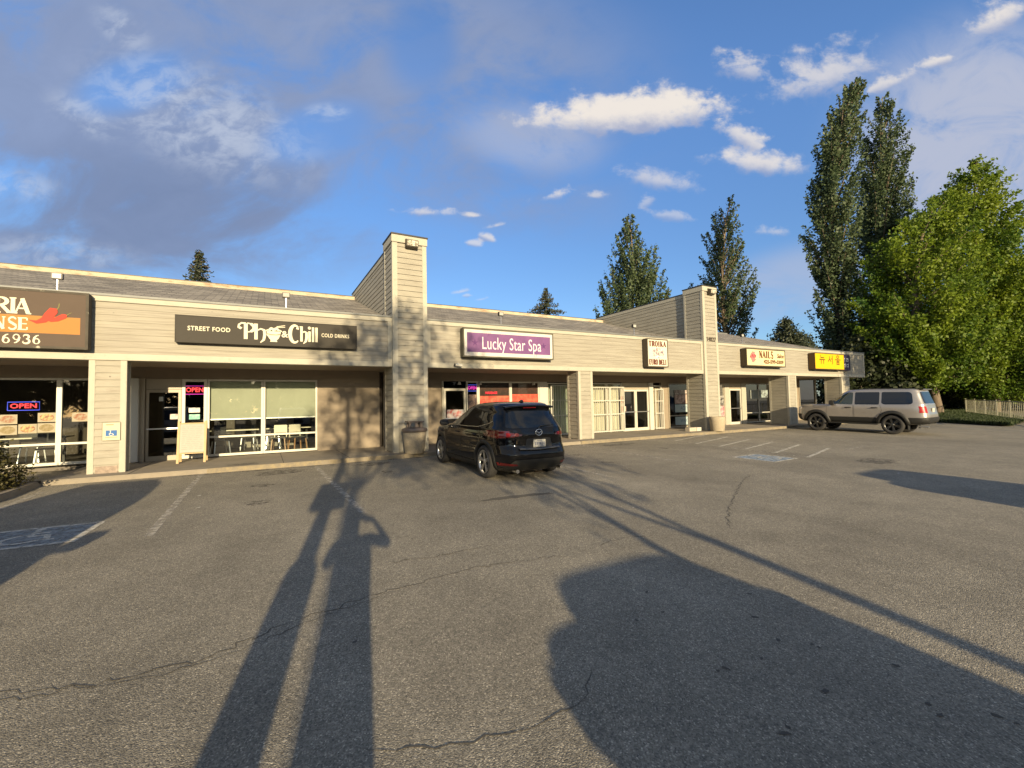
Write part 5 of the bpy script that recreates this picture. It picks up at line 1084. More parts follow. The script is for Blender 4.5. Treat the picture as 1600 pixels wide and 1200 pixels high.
    em.tube([(xe, -0.074, 1.035), (xe, -0.03, 1.028), (xe, 0.0, 0.995), (xe, 0.03, 1.028), (xe, 0.074, 1.035)], [0.005, 0.008, 0.009, 0.008, 0.005], 6); em.build('emblem', MT['chrome'], t)
    bdg = MB(); xb = bd.end(0.62, 0.80, False)-0.006
    for k in range(4): bdg.box(xb-0.006-0.002*k, xb+0.01, 0.50+k*0.045, 0.53+k*0.045, 0.795, 0.825)
    bdg.build('badge', MT['rimgrey'], t)
    wi = MB(); wi.tube([rf(0.0, 1.10, 0.02), rf(-0.06, 1.15, 0.03), rf(-0.44, 1.165, 0.02)], [0.014, 0.012, 0.006], 8); wi.build('rear_wiper', MT['black'], t)
    fin_ = MB(); fin_.prism_y([(-1.36, 1.645), (-1.58, 1.625), (-1.55, 1.70), (-1.50, 1.71)], -0.02, 0.02); fin_.build('roof_antenna', paint, t, bevel=0.006)
    hb = MB(); hb.tube([rf(y, 1.535, 0.012) for y in (-0.16, -0.05, 0.05, 0.16)], 0.008, 6); hb.build('brake_lamp', MT['tail'], t)
    return t
black_paint = mat('black_car_paint', (0.004, 0.004, 0.005), 0.06, 0.0, spec=0.42)
CAR1 = crossover('black_car', 'glossy black crossover parked nose to the kerb before the spa', (5.10, 8.93+1.35, gz(10.2)), R_(90.3), black_paint)
CAR1.rotation_euler[1] = -math.atan(SL)

# ---- boxy silver off-roader, seen from its left side
LB = Body([(0.42, 2.10, -2.36, 0.86, 7, 8), (0.52, 2.30, -2.52, 0.92, 6, 8), (0.66, 2.36, -2.56, 0.945, 5.6, 8), (0.82, 2.37, -2.55, 0.950, 5.6, 8), (0.96, 2.36, -2.51, 0.950, 5.6, 9), (1.08, 2.33, -2.49, 0.945, 5.6, 9), (1.155, 2.24, -2.475, 0.935, 5.6, 9), (1.195, 1.95, -2.47, 0.925, 6, 9), (1.225, 1.20, -2.465, 0.915, 7, 9),
           (1.27, 0.98, -2.45, 0.895, 7, 9), (1.45, 0.76, -2.385, 0.845, 6.5, 9), (1.65, 0.54, -2.32, 0.80, 7, 9), (1.76, 0.40, -2.29, 0.775, 6.5, 8), (1.82, 0.29, -2.26, 0.755, 6, 8), (1.855, 0.14, -2.18, 0.715, 5.5, 7), (1.878, -0.25, -1.85, 0.58, 4, 4), (1.888, -0.6, -1.5, 0.40, 3, 3)])
def offroader(name, label, loc, rz, paint, wheels=True):
    t = thing(name, label, 'car', loc, rz); bd = LB; wb, r = 2.85, 0.395
    body = car_common(t, bd, wb, r, 0.265, 1.66, paint, r+0.075)
    for x, y in ((-wb/2, -0.83), (-wb/2, 0.83), (wb/2, -0.83), (wb/2, 0.83)): wheel(t, x, y, r, 0.265, 1 if y > 0 else -1, MT['rimgrey'], 6, MT['rimdark'], 0.68)
    rf = lambda y, z, o: (bd.end(y, z, False)-o, y, z); ff = lambda y, z, o: (bd.end(y, z, True)+o, y, z)
    for s in (-1, 1):
        sf = lambda x, z, o, s=s: (x, s*(bd.side(x, z)+o), z)
        for x in (-wb/2, wb/2): arch(t, bd, x, r+0.07, 0.125, 0.05, s, MT['clad'], zc=r, a0=-8, a1=188)
        patch([(-0.93, 0.43), (0.93, 0.43), (0.88, 0.68), (-0.88, 0.68)], sf, MT['clad'], 'sill_cladding', t, off=0.012)
        st_ = MB(); st_.bar((-0.92, s*0.95, 0.40), (0.92, s*0.95, 0.40), 0.14, 0.05); st_.build('side_step', MT['clad'], t, bevel=0.01)
        W1 = round_poly([(0.86, 1.245), (-0.02, 1.225), (-0.02, 1.74), (0.22, 1.735), (0.60, 1.48)], 0.05); W2 = round_poly([(-0.10, 1.225), (-0.98, 1.225), (-0.98, 1.745), (-0.10, 1.745)], 0.05); W3 = round_poly([(-1.06, 1.28), (-1.16, 1.225), (-2.02, 1.235), (-2.10, 1.30), (-2.06, 1.66), (-1.98, 1.735), (-1.06, 1.745)], 0.06)
        for W, gm in ((W1, 'car_glass2'), (W2, 'car_glass'), (W3, 'car_glass')): patch(W, sf, MT[gm], 'side_window', t, off=0.005)
        D1 = [(1.00, 0.64), (1.00, 1.10), (0.90, 1.23), (-0.04, 1.215), (-0.05, 0.64)]; D2 = [(-0.08, 0.64), (-0.07, 1.215), (-1.02, 1.215), (-1.08, 0.98), (-0.93, 0.64)]
        for D in (D1, D2):
            d = patch(shrink(round_poly(D, 0.05), 0.008), sf, paint, 'door', t, off=0.006); patch(round_poly(D, 0.05), sf, MT['black'], 'door_gap', d, off=0.003)
            xh = 0.03 if D is D1 else -0.94
            h = MB(); h.tube([sf(xh, 1.085, 0.004), sf(xh+0.03, 1.09, 0.045), sf(xh+0.20, 1.09, 0.045), sf(xh+0.23, 1.085, 0.004)], 0.020, 8); h.build('handle', MT['black'], d)
        mo = MB().box(-0.09, 0.09, -0.12, 0.12, -0.10, 0.11).build('wing_mirror', MT['black'], t, bevel=0.03); mo.location = (0.74, s*1.03, 1.29)
        g = MB(); g.box(-0.006, 0, -0.09, 0.09, -0.08, 0.08); go = g.build('mirror_glass', MT['chrome'], mo); go.location = (-0.094, 0, 0.01)
        st = MB(); st.bar((0.76, s*0.86, 1.24), (0.74, s*0.95, 1.24), 0.06, 0.06); st.build('mirror_stalk', MT['black'], t)
        patch(round_poly([(s*0.70, 0.90), (s*0.885, 0.90), (s*0.885, 1.16), (s*0.70, 1.16)], 0.02), rf, MT['tail'], 'tail_lamp', t, off=0.012)
        patch(round_poly([(-2.485, 0.90), (-2.30, 0.90), (-2.30, 1.16), (-2.46, 1.16)], 0.02), sf, MT['tail'], 'tail_lamp', t, off=0.010)
        patch(round_poly([(s*0.50, 0.98), (s*0.84, 0.98), (s*0.84, 1.10), (s*0.50, 1.10)], 0.02), ff, MT['lampclear'], 'headlight', t, off=0.008)
        rr_ = MB(); rr_.tube([sf(-1.95, 1.845, -0.05), (-1.8, s*0.66, 1.885), (-0.6, s*0.66, 1.895), sf(-0.1, 1.85, -0.04)], 0.014, 8); rr_.build('roof_rail', MT['black'], t)
        fl = MB(); fl.box(-wb/2-r-0.10, -wb/2-r-0.08, s*0.72-0.12 if s > 0 else s*0.72-0.12, s*0.72+0.12, 0.20, 0.45); fl.build('mud_flap', MT['black'], t)
        patch(round_poly([(-2.50, 0.44), (-1.96, 0.44), (-1.96, 0.70), (-2.55, 0.70)], 0.02), sf, MT['clad'], 'bumper_cladding', t, off=0.02)
    patch(round_poly([(-0.72, 1.27), (0.72, 1.27), (0.64, 1.74), (-0.64, 1.74)], 0.06), rf, MT['car_glass'], 'rear_window', t, off=0.006)
    patch(round_poly([(-0.80, 1.29), (0.80, 1.29), (0.66, 1.76), (-0.66, 1.76)], 0.06), ff, MT['car_glass2'], 'windscreen', t, off=0.005)
    patch(round_poly([(-0.84, 0.43), (0.84, 0.43), (0.86, 0.72), (-0.86, 0.72)], 0.03), rf, MT['clad'], 'bumper_cladding', t, off=0.03)
    patch(round_poly([(-0.80, 0.46), (0.80, 0.46), (0.84, 0.76), (-0.84, 0.76)], 0.03), ff, MT['clad'], 'bumper_cladding', t, off=0.02)
    patch(round_poly([(-0.46, 0.86), (0.46, 0.86), (0.46, 1.10), (-0.46, 1.10)], 0.03), ff, MT['clad'], 'grille', t, off=0.012)
    xp = bd.end(0, 1.0, False)-0.02; pl = MB(); pl.box(xp-0.012, xp, -0.155, 0.155, 0.92, 1.08); pl.build('licence_plate', MT['white'], t)
    sp = MB(); rows = [[(bd.end(y*0.9, 1.80, False)+dx, y, z) for y in [-0.62+1.24*i/10 for i in range(11)]] for dx, z in ((0.14, 1.862), (-0.10, 1.855), (-0.13, 1.835), (-0.02, 1.815))]
    sp.grid(rows); sp.build('spoiler', paint, t)
    b = MB(); b.tube([(-2.2, 0.62, 0.36), (-2.52, 0.66, 0.34)], 0.035, 12); b.build('exhaust_pipe', MT['metal'], t)
    return t
bronze_paint = mat('silver_bronze_paint', (0.33, 0.31, 0.29), 0.32, 0.6, coat=0.8)
CAR2 = offroader('silver_off_roader', 'boxy silver off-road car parked at the kerb before the korean shop', (24.05, 10.2, gz(10.2)), R_(95), bronze_paint)
CAR2.rotation_euler[1] = -math.atan(SL); CAR2.scale = (1.0, 1.0, 1.03)
# ------------------------------------------------------------------ trees
def leaf_mesh(name, P, size, m_, parent, fold=0.25, tilt=None, aspect=0.62, seed=1):
    """many leaf-sized pointed faces (rhombs of four corners) at the points P"""
    r = np.random.default_rng(seed); n = len(P)
    d = r.normal(size=(n, 3)); d /= np.linalg.norm(d, axis=1)[:, None]
    if tilt is not None: d = d*(1-tilt[3]) + np.array(tilt[:3])*tilt[3]; d /= np.linalg.norm(d, axis=1)[:, None]
    e = np.cross(d, r.normal(size=(n, 3))); e /= np.linalg.norm(e, axis=1)[:, None]; nn = np.cross(d, e)
    s = size*r.uniform(0.6, 1.35, n)[:, None]
    a = P - d*s*0.5; c = P + d*s*0.5; m1 = P + e*s*aspect*0.5 + nn*s*fold*0.3; m2 = P - e*s*aspect*0.5 + nn*s*fold*0.3
    V = np.stack([a, m1, c, m2], 1).reshape(-1, 3)
    me = bpy.data.meshes.new(name); me.vertices.add(4*n); me.vertices.foreach_set('co', V.astype(np.float32).ravel())
    me.loops.add(4*n); me.loops.foreach_set('vertex_index', np.arange(4*n, dtype=np.int32)); me.polygons.add(n)
    me.polygons.foreach_set('loop_start', np.arange(0, 4*n, 4, dtype=np.int32)); me.polygons.foreach_set('loop_total', np.full(n, 4, dtype=np.int32))
    me.update(calc_edges=True); me.materials.append(m_)
    o = bpy.data.objects.new(name, me); COL.objects.link(o); o.parent = parent; return o
def make_tree(name, label, cat, rows, y, leaf_m, nclump, nleaf, leaf, clump, group=None, trunk_r=0.3, seed=1, fill=0.35, up=0.3, base=None, limb=0.10, squash=1.0, gap=0.0, rscale=True, trunk_top=0.92, cl_h=1.2):
    """rows: crown axis as (x, z, half extent along x) from top to bottom; crown depth equals its seen width"""
    r = np.random.default_rng(seed); R = []
    for x, z, h in rows:
        k = y/math.hypot(x, y) if rscale else 1.0
        R.append((x, z, max(h*k, 0.15)))
    R.sort(key=lambda q: q[1]); z0, z1 = R[0][1], R[-1][1]
    bx = base if base is not None else R[0][0]; gz0 = gz(y) if y < YC else 0.0
    t = thing(name, label, cat, (bx, y, gz0), group=group)
    zs = np.array([q[1] for q in R]); xs = np.array([q[0] for q in R])-bx; hs = np.array([q[2] for q in R])
    # trunk and limbs
    b = MB(); top = z0+(z1-z0)*trunk_top; tp = []
    for i in range(9):
        zz = gz0+(top-gz0)*i/8; tx = np.interp(zz, zs, xs)*min(1, i/4) if zz > gz0 else 0
        tp.append((tx+r.normal()*0.05, r.normal()*0.05, zz-gz0-0.1*(i == 0)))
    b.tube(tp, [trunk_r*(1-0.88*i/8) for i in range(9)], 10)
    C = []
    for _ in range(nclump):
        zz = z0+(z1-z0)*r.beta(1.1, 1.25); h = np.interp(zz, zs, hs); a = r.uniform(0, 2*math.pi)
        rad = h*(fill+(1-fill)*r.uniform(0, 1)**0.5)*r.uniform(0.62, 1.22)
        if gap and math.sin(3.1*a+zz*1.3)+math.sin(zz*2.3+a) > 2-gap: continue
        C.append((np.interp(zz, zs, xs)+rad*math.cos(a), rad*math.sin(a)*squash, zz-gz0, h))
    nl = int(len(C)*limb)
    for (cx, cy, cz, h) in C[:nl]:
        z_s = max(cz-(0.5+up*2.2)*math.hypot(cx, cy)*0.9-0.3, 0.3*(z0-gz0)+0.5); sx = np.interp(z_s+gz0, zs, xs)*min(1, z_s/max(1, (z0-gz0)+2)); rr = trunk_r*0.22
        b.tube([(sx, 0, z_s), ((sx+cx)/2+r.normal()*0.1, cy*0.5, (z_s+cz)/2-0.1), (cx, cy, cz)], [rr, rr*0.6, rr*0.2], 5, cap=False)
    b.build('trunk', MT['bark'], t)
    P = []
    for (cx, cy, cz, h) in C:
        k = int(nleaf*r.uniform(0.5, 1.5)); s = clump*r.uniform(0.6, 1.25)*min(1, 0.45+h/4)
        q = r.normal(size=(k, 3))*np.array([s, s, s*cl_h])*0.5
        P.append(q+np.array([cx, cy, cz]))
    P = np.concatenate(P); P = P[P[:, 2] > 0.2]
    leaf_mesh('crown', P, leaf, leaf_m, t, seed=seed)
    return t
def plume_tree(name, label, rows, y, leaf_m, nbr, lpm, leaf, width, rise, seed, base=None, trunk_r=0.35, t0=0.3, ragged=(0.7, 1.2), limb=0.25, gapf=0.0, flat_=0.6, clear=2.0):
    """crown of many rising branches, each carrying a plume of leaves that narrows to its tip"""
    r = np.random.default_rng(seed); k_ = y/math.hypot(rows[0][0], y); R = sorted([(x, z, max(h*k_, 0.15)) for x, z, h in rows], key=lambda q: q[1])
    zs = np.array([q[1] for q in R]); bx = base if base is not None else R[0][0]; xs = np.array([q[0] for q in R])-bx; hs = np.array([q[2] for q in R]); z0, z1 = zs[0], zs[-1]; g0 = gz(y)
    t = thing(name, label, 'tree', (bx, y, g0)); b = MB(); tp = []
    for i in range(9):
        zz = g0+(z1-0.4-g0)*i/8; tp.append((np.interp(zz, zs, xs)*min(1, i/3.0), r.normal()*0.04, zz-g0-0.1*(i == 0)))
    b.tube(tp, [trunk_r*(1-0.92*i/8) for i in range(9)], 10); P = []; tz = np.array([q[2] for q in tp]); tx = np.array([q[0] for q in tp])
    w = hs+0.25; zc = np.linspace(z0, z1, 60); pw = np.interp(zc, zs, w); pw /= pw.sum()
    for n in range(nbr):
        z = r.choice(zc, p=pw)+r.uniform(-0.5, 0.5); z = min(z, z1); h = np.interp(z, zs, hs); a = r.uniform(0, 2*math.pi); rad = h*r.uniform(*ragged)*(1 if r.random() > 0.3 else r.uniform(0.3, 0.9))
        if gapf and math.sin(2.0*a+z*0.9)+math.sin(z*1.7-a) > 2-2*gapf: continue
        tip = np.array([np.interp(z, zs, xs)+rad*math.cos(a), rad*math.sin(a), z-g0]); zs_ = max(z-g0-rise*rad-0.4, clear); zs_ = min(zs_, z-g0-0.1); st = np.array([np.interp(zs_, tz, tx), 0, zs_]); L_ = np.linalg.norm(tip-st)
        m_ = max(6, int(L_*lpm*r.uniform(0.7, 1.3)*(1-t0))); u = t0+(1-t0)*r.uniform(0, 1, m_)**0.85
        ctr = st[None]*(1-u[:, None])+tip[None]*u[:, None]; ctr[:, 2] += np.sin(u*math.pi)*(-0.10)*rad
        ww = width*min(1.0, 0.35+h/3)*(1.05-0.75*u)[:, None]
        P.append(ctr+r.normal(size=(m_, 3))*ww*np.array([0.55, 0.55, 0.55*flat_]))
        if r.random() < limb: b.tube([st, (st+tip)/2+np.array([0, 0, -0.07*rad]), tip], [trunk_r*0.20, trunk_r*0.11, trunk_r*0.03], 5, cap=False)
    b.build('trunk', MT['bark'], t); P = np.concatenate(P); P = P[P[:, 2] > 0.3]; leaf_mesh('crown', P, leaf, leaf_m, t, seed=seed); return t
plume_tree('poplar_tree', 'slender grey-green poplar rising behind the roof above the deli sign', [(35.5, 22.6, 0.5), (35.5, 20.5, 2.0), (35.8, 18.4, 3.6), (35.7, 16.2, 4.5), (35.7, 14.1, 5.2), (35.4, 11.9, 5.5), (35.4, 8.5, 5.0), (35.4, 3, 3.1)], 36, MT['leaf_poplar'], 300, 28, 0.28, 0.66, 2.4, 3, ragged=(0.85, 1.08), limb=0.2, flat_=1.2, gapf=0.0)
plume_tree('poplar_tree', 'sparse see-through poplar behind the second fin pillar', [(51.0, 26.9, 1.0), (49.8, 24.7, 3.1), (48.7, 21.3, 4.2), (48.9, 19.0, 4.9), (48.3, 15.8, 6.2), (48.3, 12.6, 6.4), (48.6, 9.2, 5.6), (48.6, 3, 3.8)], 34, MT['leaf_poplar'], 250, 30, 0.29, 0.62, 1.5, 5, ragged=(0.75, 1.2), limb=0.6, trunk_r=0.42, gapf=0.07, flat_=1.0, t0=0.45)
plume_tree('poplar_tree', 'tallest dark poplar at the far end of the mall', [(47.8, 31.0, 1.5), (45.2, 27.2, 3.6), (43.5, 23.2, 4.5), (42.2, 19.0, 4.9), (41.6, 15.6, 5.0), (41.6, 12.3, 4.5), (41.8, 9.1, 4.5), (42.5, 5.9, 4.8), (42.7, 2.6, 4.2)], 19, MT['leaf_poplar'], 420, 30, 0.24, 0.55, 2.4, 7, ragged=(0.7, 1.25), flat_=1.2, gapf=0.05)
plume_tree('poplar_tree', 'second dark poplar standing close beside the tallest one', [(55.5, 32.7, 1.2), (54.8, 29.5, 4.0), (54.3, 25.4, 6.5), (53.7, 21.3, 6.8), (53.0, 17.3, 6.5), (51.9, 12.3, 5.8), (51.5, 4, 3.8)], 20, MT['leaf_poplar'], 400, 30, 0.25, 0.6, 2.4, 9, ragged=(0.65, 1.3), flat_=1.2, gapf=0.05)
plume_tree('maple_tree', 'bright green maple with pale trunk behind the silver off-roader', [(51.0, 19.0, 3.0), (49.0, 17.4, 7.5), (43.9, 13.6, 10.7), (42.9, 11.0, 13.7), (42.0, 8.0, 14.3), (41.8, 5.2, 13.5), (42.8, 3.2, 9.8)], 14, MT['leaf_maple'], 330, 66, 0.23, 0.95, 0.75, 11, base=45.4, trunk_r=0.34, limb=0.3, ragged=(0.65, 1.22), gapf=0.04, flat_=0.55)
plume_tree('maple_tree', 'taller bright green maple reaching over the metal railing', [(53.6, 21.9, 2.1), (52.2, 20.2, 6.5), (52.2, 18.1, 10.4), (52.0, 15.4, 13.0), (51.8, 11.7, 15.1), (51.8, 8.5, 16.9), (53.0, 5.5, 17.6), (54.5, 2.4, 14.3)], 13, MT['leaf_maple'], 420, 66, 0.24, 0.95, 0.75, 13, base=54.5, trunk_r=0.22, limb=0.25, ragged=(0.65, 1.22), gapf=0.04, flat_=0.55, clear=1.0)
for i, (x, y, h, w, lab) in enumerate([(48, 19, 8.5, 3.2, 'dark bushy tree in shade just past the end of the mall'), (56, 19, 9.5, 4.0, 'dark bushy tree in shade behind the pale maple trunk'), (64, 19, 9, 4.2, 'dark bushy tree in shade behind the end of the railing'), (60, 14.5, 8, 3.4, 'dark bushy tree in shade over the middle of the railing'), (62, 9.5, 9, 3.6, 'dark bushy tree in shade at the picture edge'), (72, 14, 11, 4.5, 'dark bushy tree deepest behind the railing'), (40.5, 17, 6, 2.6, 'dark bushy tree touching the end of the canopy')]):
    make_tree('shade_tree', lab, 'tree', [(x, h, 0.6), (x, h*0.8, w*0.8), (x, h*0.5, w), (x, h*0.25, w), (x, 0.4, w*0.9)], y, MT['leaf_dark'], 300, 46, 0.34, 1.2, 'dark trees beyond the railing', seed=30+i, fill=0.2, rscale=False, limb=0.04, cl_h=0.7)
def conifer(label, x, y, top, r0, z0, seed):
    r = np.random.default_rng(seed); t = thing('conifer_tree', label, 'tree', (x, y, 0)); b = MB(); b.tube([(0, 0, 0), (0, 0, top*0.6), (0, 0, top)], [0.3, 0.15, 0.02], 8); P = []
    z = top-0.2
    while z > 2:
        f = (top-z)/(top-z0); L_ = r0*min(f, 1.6)*r.uniform(0.75, 1.2)+0.08
        for k in range(7):
            a = r.uniform(0, 6.28); l = L_*r.uniform(0.6, 1.15); n = max(8, int(26*l)); s = np.linspace(0.05, 1, n)
            q = np.stack([l*s*math.cos(a), l*s*math.sin(a), z+0.10*l*np.sin(s*2.6)-0.1*l*s], 1)+r.normal(size=(n, 3))*0.10; P.append(q)
            b.bar((0, 0, z), (l*math.cos(a), l*math.sin(a), z), 0.03)
        z -= 0.30
    b.build('trunk', MT['bark'], t); leaf_mesh('crown', np.concatenate(P), 0.26, MT['leaf_conifer'], t, aspect=0.45, seed=seed)
conifer('top of a dark fir peeking over the ridge above the noodle shop', -4.3, 40, 13.4, 0.95, 11.3, 51)
conifer('top of a dark fir peeking over the ridge beside the nearer fin pillar', 30.1, 45, 15.6, 1.9, 12.3, 52)
make_tree('round_tree', 'small dark twin-topped tree over the roof near the tall poplars', 'tree', [(90.0, 16.9, 0.5), (90.0, 15.2, 2.6), (90.5, 13.2, 4.6), (92.2, 11.8, 7.0), (92.2, 5, 7.0)], 50, MT['leaf_conifer'], 260, 40, 0.5, 1.3, seed=54, fill=0.2, limb=0.05)
make_tree('round_tree', 'small dark tree beside the twin-topped one over the roof', 'tree', [(97.5, 14.6, 0.7), (97.5, 13.2, 3.4), (97.5, 11.8, 5.0), (97.5, 5, 5.0)], 51, MT['leaf_conifer'], 200, 40, 0.5, 1.2, seed=55, fill=0.2, limb=0.05)
# shrub at the corner of the planting bed
r = np.random.default_rng(60); t = thing('shrub', 'rounded dark olive shrub in the planting bed at the picture edge', 'shrub', (-4.92, 12.2, 0.05)); t.scale = (1.25, 1.25, 1.08); b = MB(); P = []
for k in range(120):
    a = r.uniform(0, 6.28); e = r.uniform(0.05, 1.45); d = np.array([0.62*math.cos(a)*math.cos(e), 0.62*math.sin(a)*math.cos(e), 0.98*math.sin(e)])*r.uniform(0.72, 1.08)
    b.tube([(0, 0, 0), tuple(d*0.55+np.array([0, 0, 0.04])), tuple(d)], [0.014, 0.009, 0.003], 5, cap=False); P.append(d+r.normal(size=(60, 3))*0.085); P.append(d*r.uniform(0.5, 0.9)+r.normal(size=(25, 3))*0.09)
b.build('stem', MT['bark'], t); P = np.concatenate(P); P = P[P[:, 2] > 0.02]; leaf_mesh('foliage', P, 0.052, MT['leaf_shrub'], t, seed=61)
# grass strip, path beyond and metal railing
G0, G1 = [(33.2, 12.9), (32.5, 7.45)], [(60, 20), (40.5, 8.0)]
b = MB(); rows = []
pl_ = [(33.4, 12.95), (33.9, 10.7), (32.45, 7.35)]; pr_ = [(70, 22), (52, 13), (38.4, 8.0)]
for i in range(9):
    f = i/8; e = lambda P_: (np.interp(f, [0, 0.5, 1], [q[0] for q in P_]), np.interp(f, [0, 0.5, 1], [q[1] for q in P_])); p, q = e(pl_), e(pr_)
    rows.append([(p[0]+(q[0]-p[0])*k/14, p[1]+(q[1]-p[1])*k/14, gz(p[1]+(q[1]-p[1])*k/14)+0.07+0.05*math.sin(k*1.3+i)) for k in range(15)])
b.grid(rows); struct(b.build('grass_bed', mat('grass_soil', (0.035, 0.045, 0.016), 1.0, var=0.4, scale=6)))
R2 = np.random.default_rng(70); fr = R2.uniform(0, 1, (26000, 2)); fr[:, 1] = fr[:, 1]**1.5
px_ = np.interp(fr[:, 0], [0, 0.5, 1], [q[0] for q in pl_]); py_ = np.interp(fr[:, 0], [0, 0.5, 1], [q[1] for q in pl_]); qx_ = np.interp(fr[:, 0], [0, 0.5, 1], [q[0] for q in pr_]); qy_ = np.interp(fr[:, 0], [0, 0.5, 1], [q[1] for q in pr_])
GX = px_+(qx_-px_)*fr[:, 1]; GY = py_+(qy_-py_)*fr[:, 1]; GP = np.stack([GX, GY, np.where(GY < YC, -SL*(YC-GY), 0)+0.16], 1)
g = leaf_mesh('grass', GP, 0.22, MT['grass'], None, tilt=(0, 0, 1, 0.7), aspect=0.14, seed=71); tag(g, 'dark green grass strip below the railing', 'grass', kind='stuff')
t = thing('metal_railing', 'pale metal picket railing in front of the dark trees', 'railing', (46.9, 12.9, 0))
A = Vector((0, 0, 0.05)); Bv = Vector((31.5-46.9, 5.4-12.9, 0.0)); L_ = Bv.length; rm = mat('galvanised_rail', (0.36, 0.34, 0.24), 0.5, 0.2, var=0.15)
def rp(s, z): p = A.lerp(Bv, s); yy = 12.9+p.y; return (p.x, p.y, gz(yy)+z)
for z in (0.22, 1.16):
    b = MB()
    for i in range(12): b.bar(rp(i/12, z), rp((i+1)/12, z), 0.05)
    b.build('rail', rm, t)
for i in range(8): b = MB(); b.bar(rp(i/7, 0), rp(i/7, 1.24), 0.055); b.build('post', rm, t)
npk = 56
for i in range(1, npk): b = MB(); b.bar(rp(i/npk, 0.22), rp(i/npk, 1.16), 0.022); b.build('picket', rm, t)

# ------------------------------------------------------------------ what stands behind and beside the camera and throws the long shadows
def person():
    t = thing('person', 'photographer in dark coat and trousers holding a phone up to the face', 'person', (-0.265, -0.42, gz(-0.42)))
    t.scale = (1.0, 1.0, 1.085)
    J = {'pel': (0, 0, 1.00), 'wa': (0, 0.01, 1.14), 'ch': (0, 0.02, 1.38), 'nk': (0, 0.03, 1.585), 'n2': (0, 0.05, 1.66), 'hd': (0, 0.07, 1.76), 'ht': (0, 0.06, 1.86),
         'sl': (-0.19, 0.01, 1.52), 'el': (-0.25, 0.16, 1.30), 'wl': (-0.05, 0.25, 1.62), 'hl': (-0.04, 0.27, 1.70), 'sr': (0.19, 0.01, 1.52), 'er': (0.44, 0.08, 1.42), 'wr': (0.30, 0.22, 1.66), 'hr': (0.20, 0.26, 1.72),
         'hpl': (-0.10, 0, 0.95), 'kl': (-0.11, 0.02, 0.53), 'al': (-0.12, -0.02, 0.09), 'tl': (-0.13, 0.14, 0.04), 'hpr': (0.10, 0, 0.95), 'kr': (0.11, 0.02, 0.53), 'ar': (0.12, -0.02, 0.09), 'tr': (0.14, 0.14, 0.04)}
    RD = {'pel': 0.165, 'wa': 0.15, 'ch': 0.175, 'nk': 0.07, 'n2': 0.06, 'hd': 0.10, 'ht': 0.075, 'sl': 0.075, 'el': 0.05, 'wl': 0.032, 'hl': 0.035, 'sr': 0.075, 'er': 0.05, 'wr': 0.032, 'hr': 0.035, 'hpl': 0.11, 'kl': 0.07, 'al': 0.048, 'tl': 0.04, 'hpr': 0.11, 'kr': 0.07, 'ar': 0.048, 'tr': 0.04}
    E = [('pel', 'wa'), ('wa', 'ch'), ('ch', 'nk'), ('nk', 'n2'), ('n2', 'hd'), ('hd', 'ht'), ('ch', 'sl'), ('sl', 'el'), ('el', 'wl'), ('wl', 'hl'), ('ch', 'sr'), ('sr', 'er'), ('er', 'wr'), ('wr', 'hr'), ('pel', 'hpl'), ('hpl', 'kl'), ('kl', 'al'), ('al', 'tl'), ('pel', 'hpr'), ('hpr', 'kr'), ('kr', 'ar'), ('ar', 'tr')]
    for side, w_, h_ in (('l', 'wl', 'hl'), ('r', 'wr', 'hr')):
        base = Vector(J[h_]); sg = 1 if side == 'l' else -1
        for k in range(5):
            a = f'{side}f{k}a'; c = f'{side}f{k}b'; dz = 0.035-0.022*k if k < 4 else -0.01
            if k < 4: J[a] = tuple(base+Vector((sg*0.035, 0.02, dz))); J[c] = tuple(base+Vector((sg*0.075, 0.012, dz+0.006)))
            else: J[a] = tuple(base+Vector((sg*0.02, -0.03, 0.02))); J[c] = tuple(base+Vector((sg*0.055, -0.035, 0.03)))
            RD[a] = 0.010; RD[c] = 0.008; E += [(h_, a), (a, c)]
    names = list(J); me = bpy.data.meshes.new('body'); me.from_pydata([J[n] for n in names], [(names.index(a), names.index(c)) for a, c in E], [])
    o = bpy.data.objects.new('body', me); COL.objects.link(o); sk = o.modifiers.new('skin', 'SKIN'); o.modifiers.new('sub', 'SUBSURF').levels = 2; o.modifiers['sub'].render_levels = 2
    if not me.skin_vertices: me.attributes  # the modifier needs its layer
    if len(me.skin_vertices) == 0:
        bm = bmesh.new(); bm.from_mesh(me); bm.verts.layers.skin.verify(); bm.to_mesh(me); bm.free()
    for i, n in enumerate(names): me.skin_vertices[0].data[i].radius = (RD[n], RD[n]*(0.72 if n in ('pel', 'wa', 'ch') else 1)); me.skin_vertices[0].data[i].use_root = (n == 'pel')
    dg = bpy.context.evaluated_depsgraph_get(); nm = bpy.data.meshes.new_from_object(o.evaluated_get(dg)); o.modifiers.clear(); o.data = nm
    skin_m = mat('skin', (0.42, 0.26, 0.18), 0.55); cloth = mat('dark_coat', (0.03, 0.03, 0.035), 0.85)
    nm.materials.clear(); nm.materials.append(cloth); nm.materials.append(skin_m)
    for p in nm.polygons:
        c = p.center; p.use_smooth = True
        if c.z > 1.61 or (c.y > 0.21 and c.z > 1.5): p.material_index = 1
    o.parent = t
    b = MB(); b.lathe([(0.0, 0.14), (0.07, 0.12), (0.105, 0.06), (0.112, 0.0), (0.10, -0.05)], 18, c=(0, 0.045, 1.79)); b.build('hair', mat('dark_hair', (0.02, 0.014, 0.01), 0.7), t)
    b = MB(); rows = [[(rx*math.cos(a), ry*math.sin(a), z) for a in [2*math.pi*k/20 for k in range(20)]] for rx, ry, z in ((0.205, 0.15, 0.50), (0.20, 0.145, 0.80), (0.19, 0.14, 1.12), (0.21, 0.15, 1.40), (0.19, 0.13, 1.52))]
    b.grid(rows, close=True); b.build('coat', cloth, t)
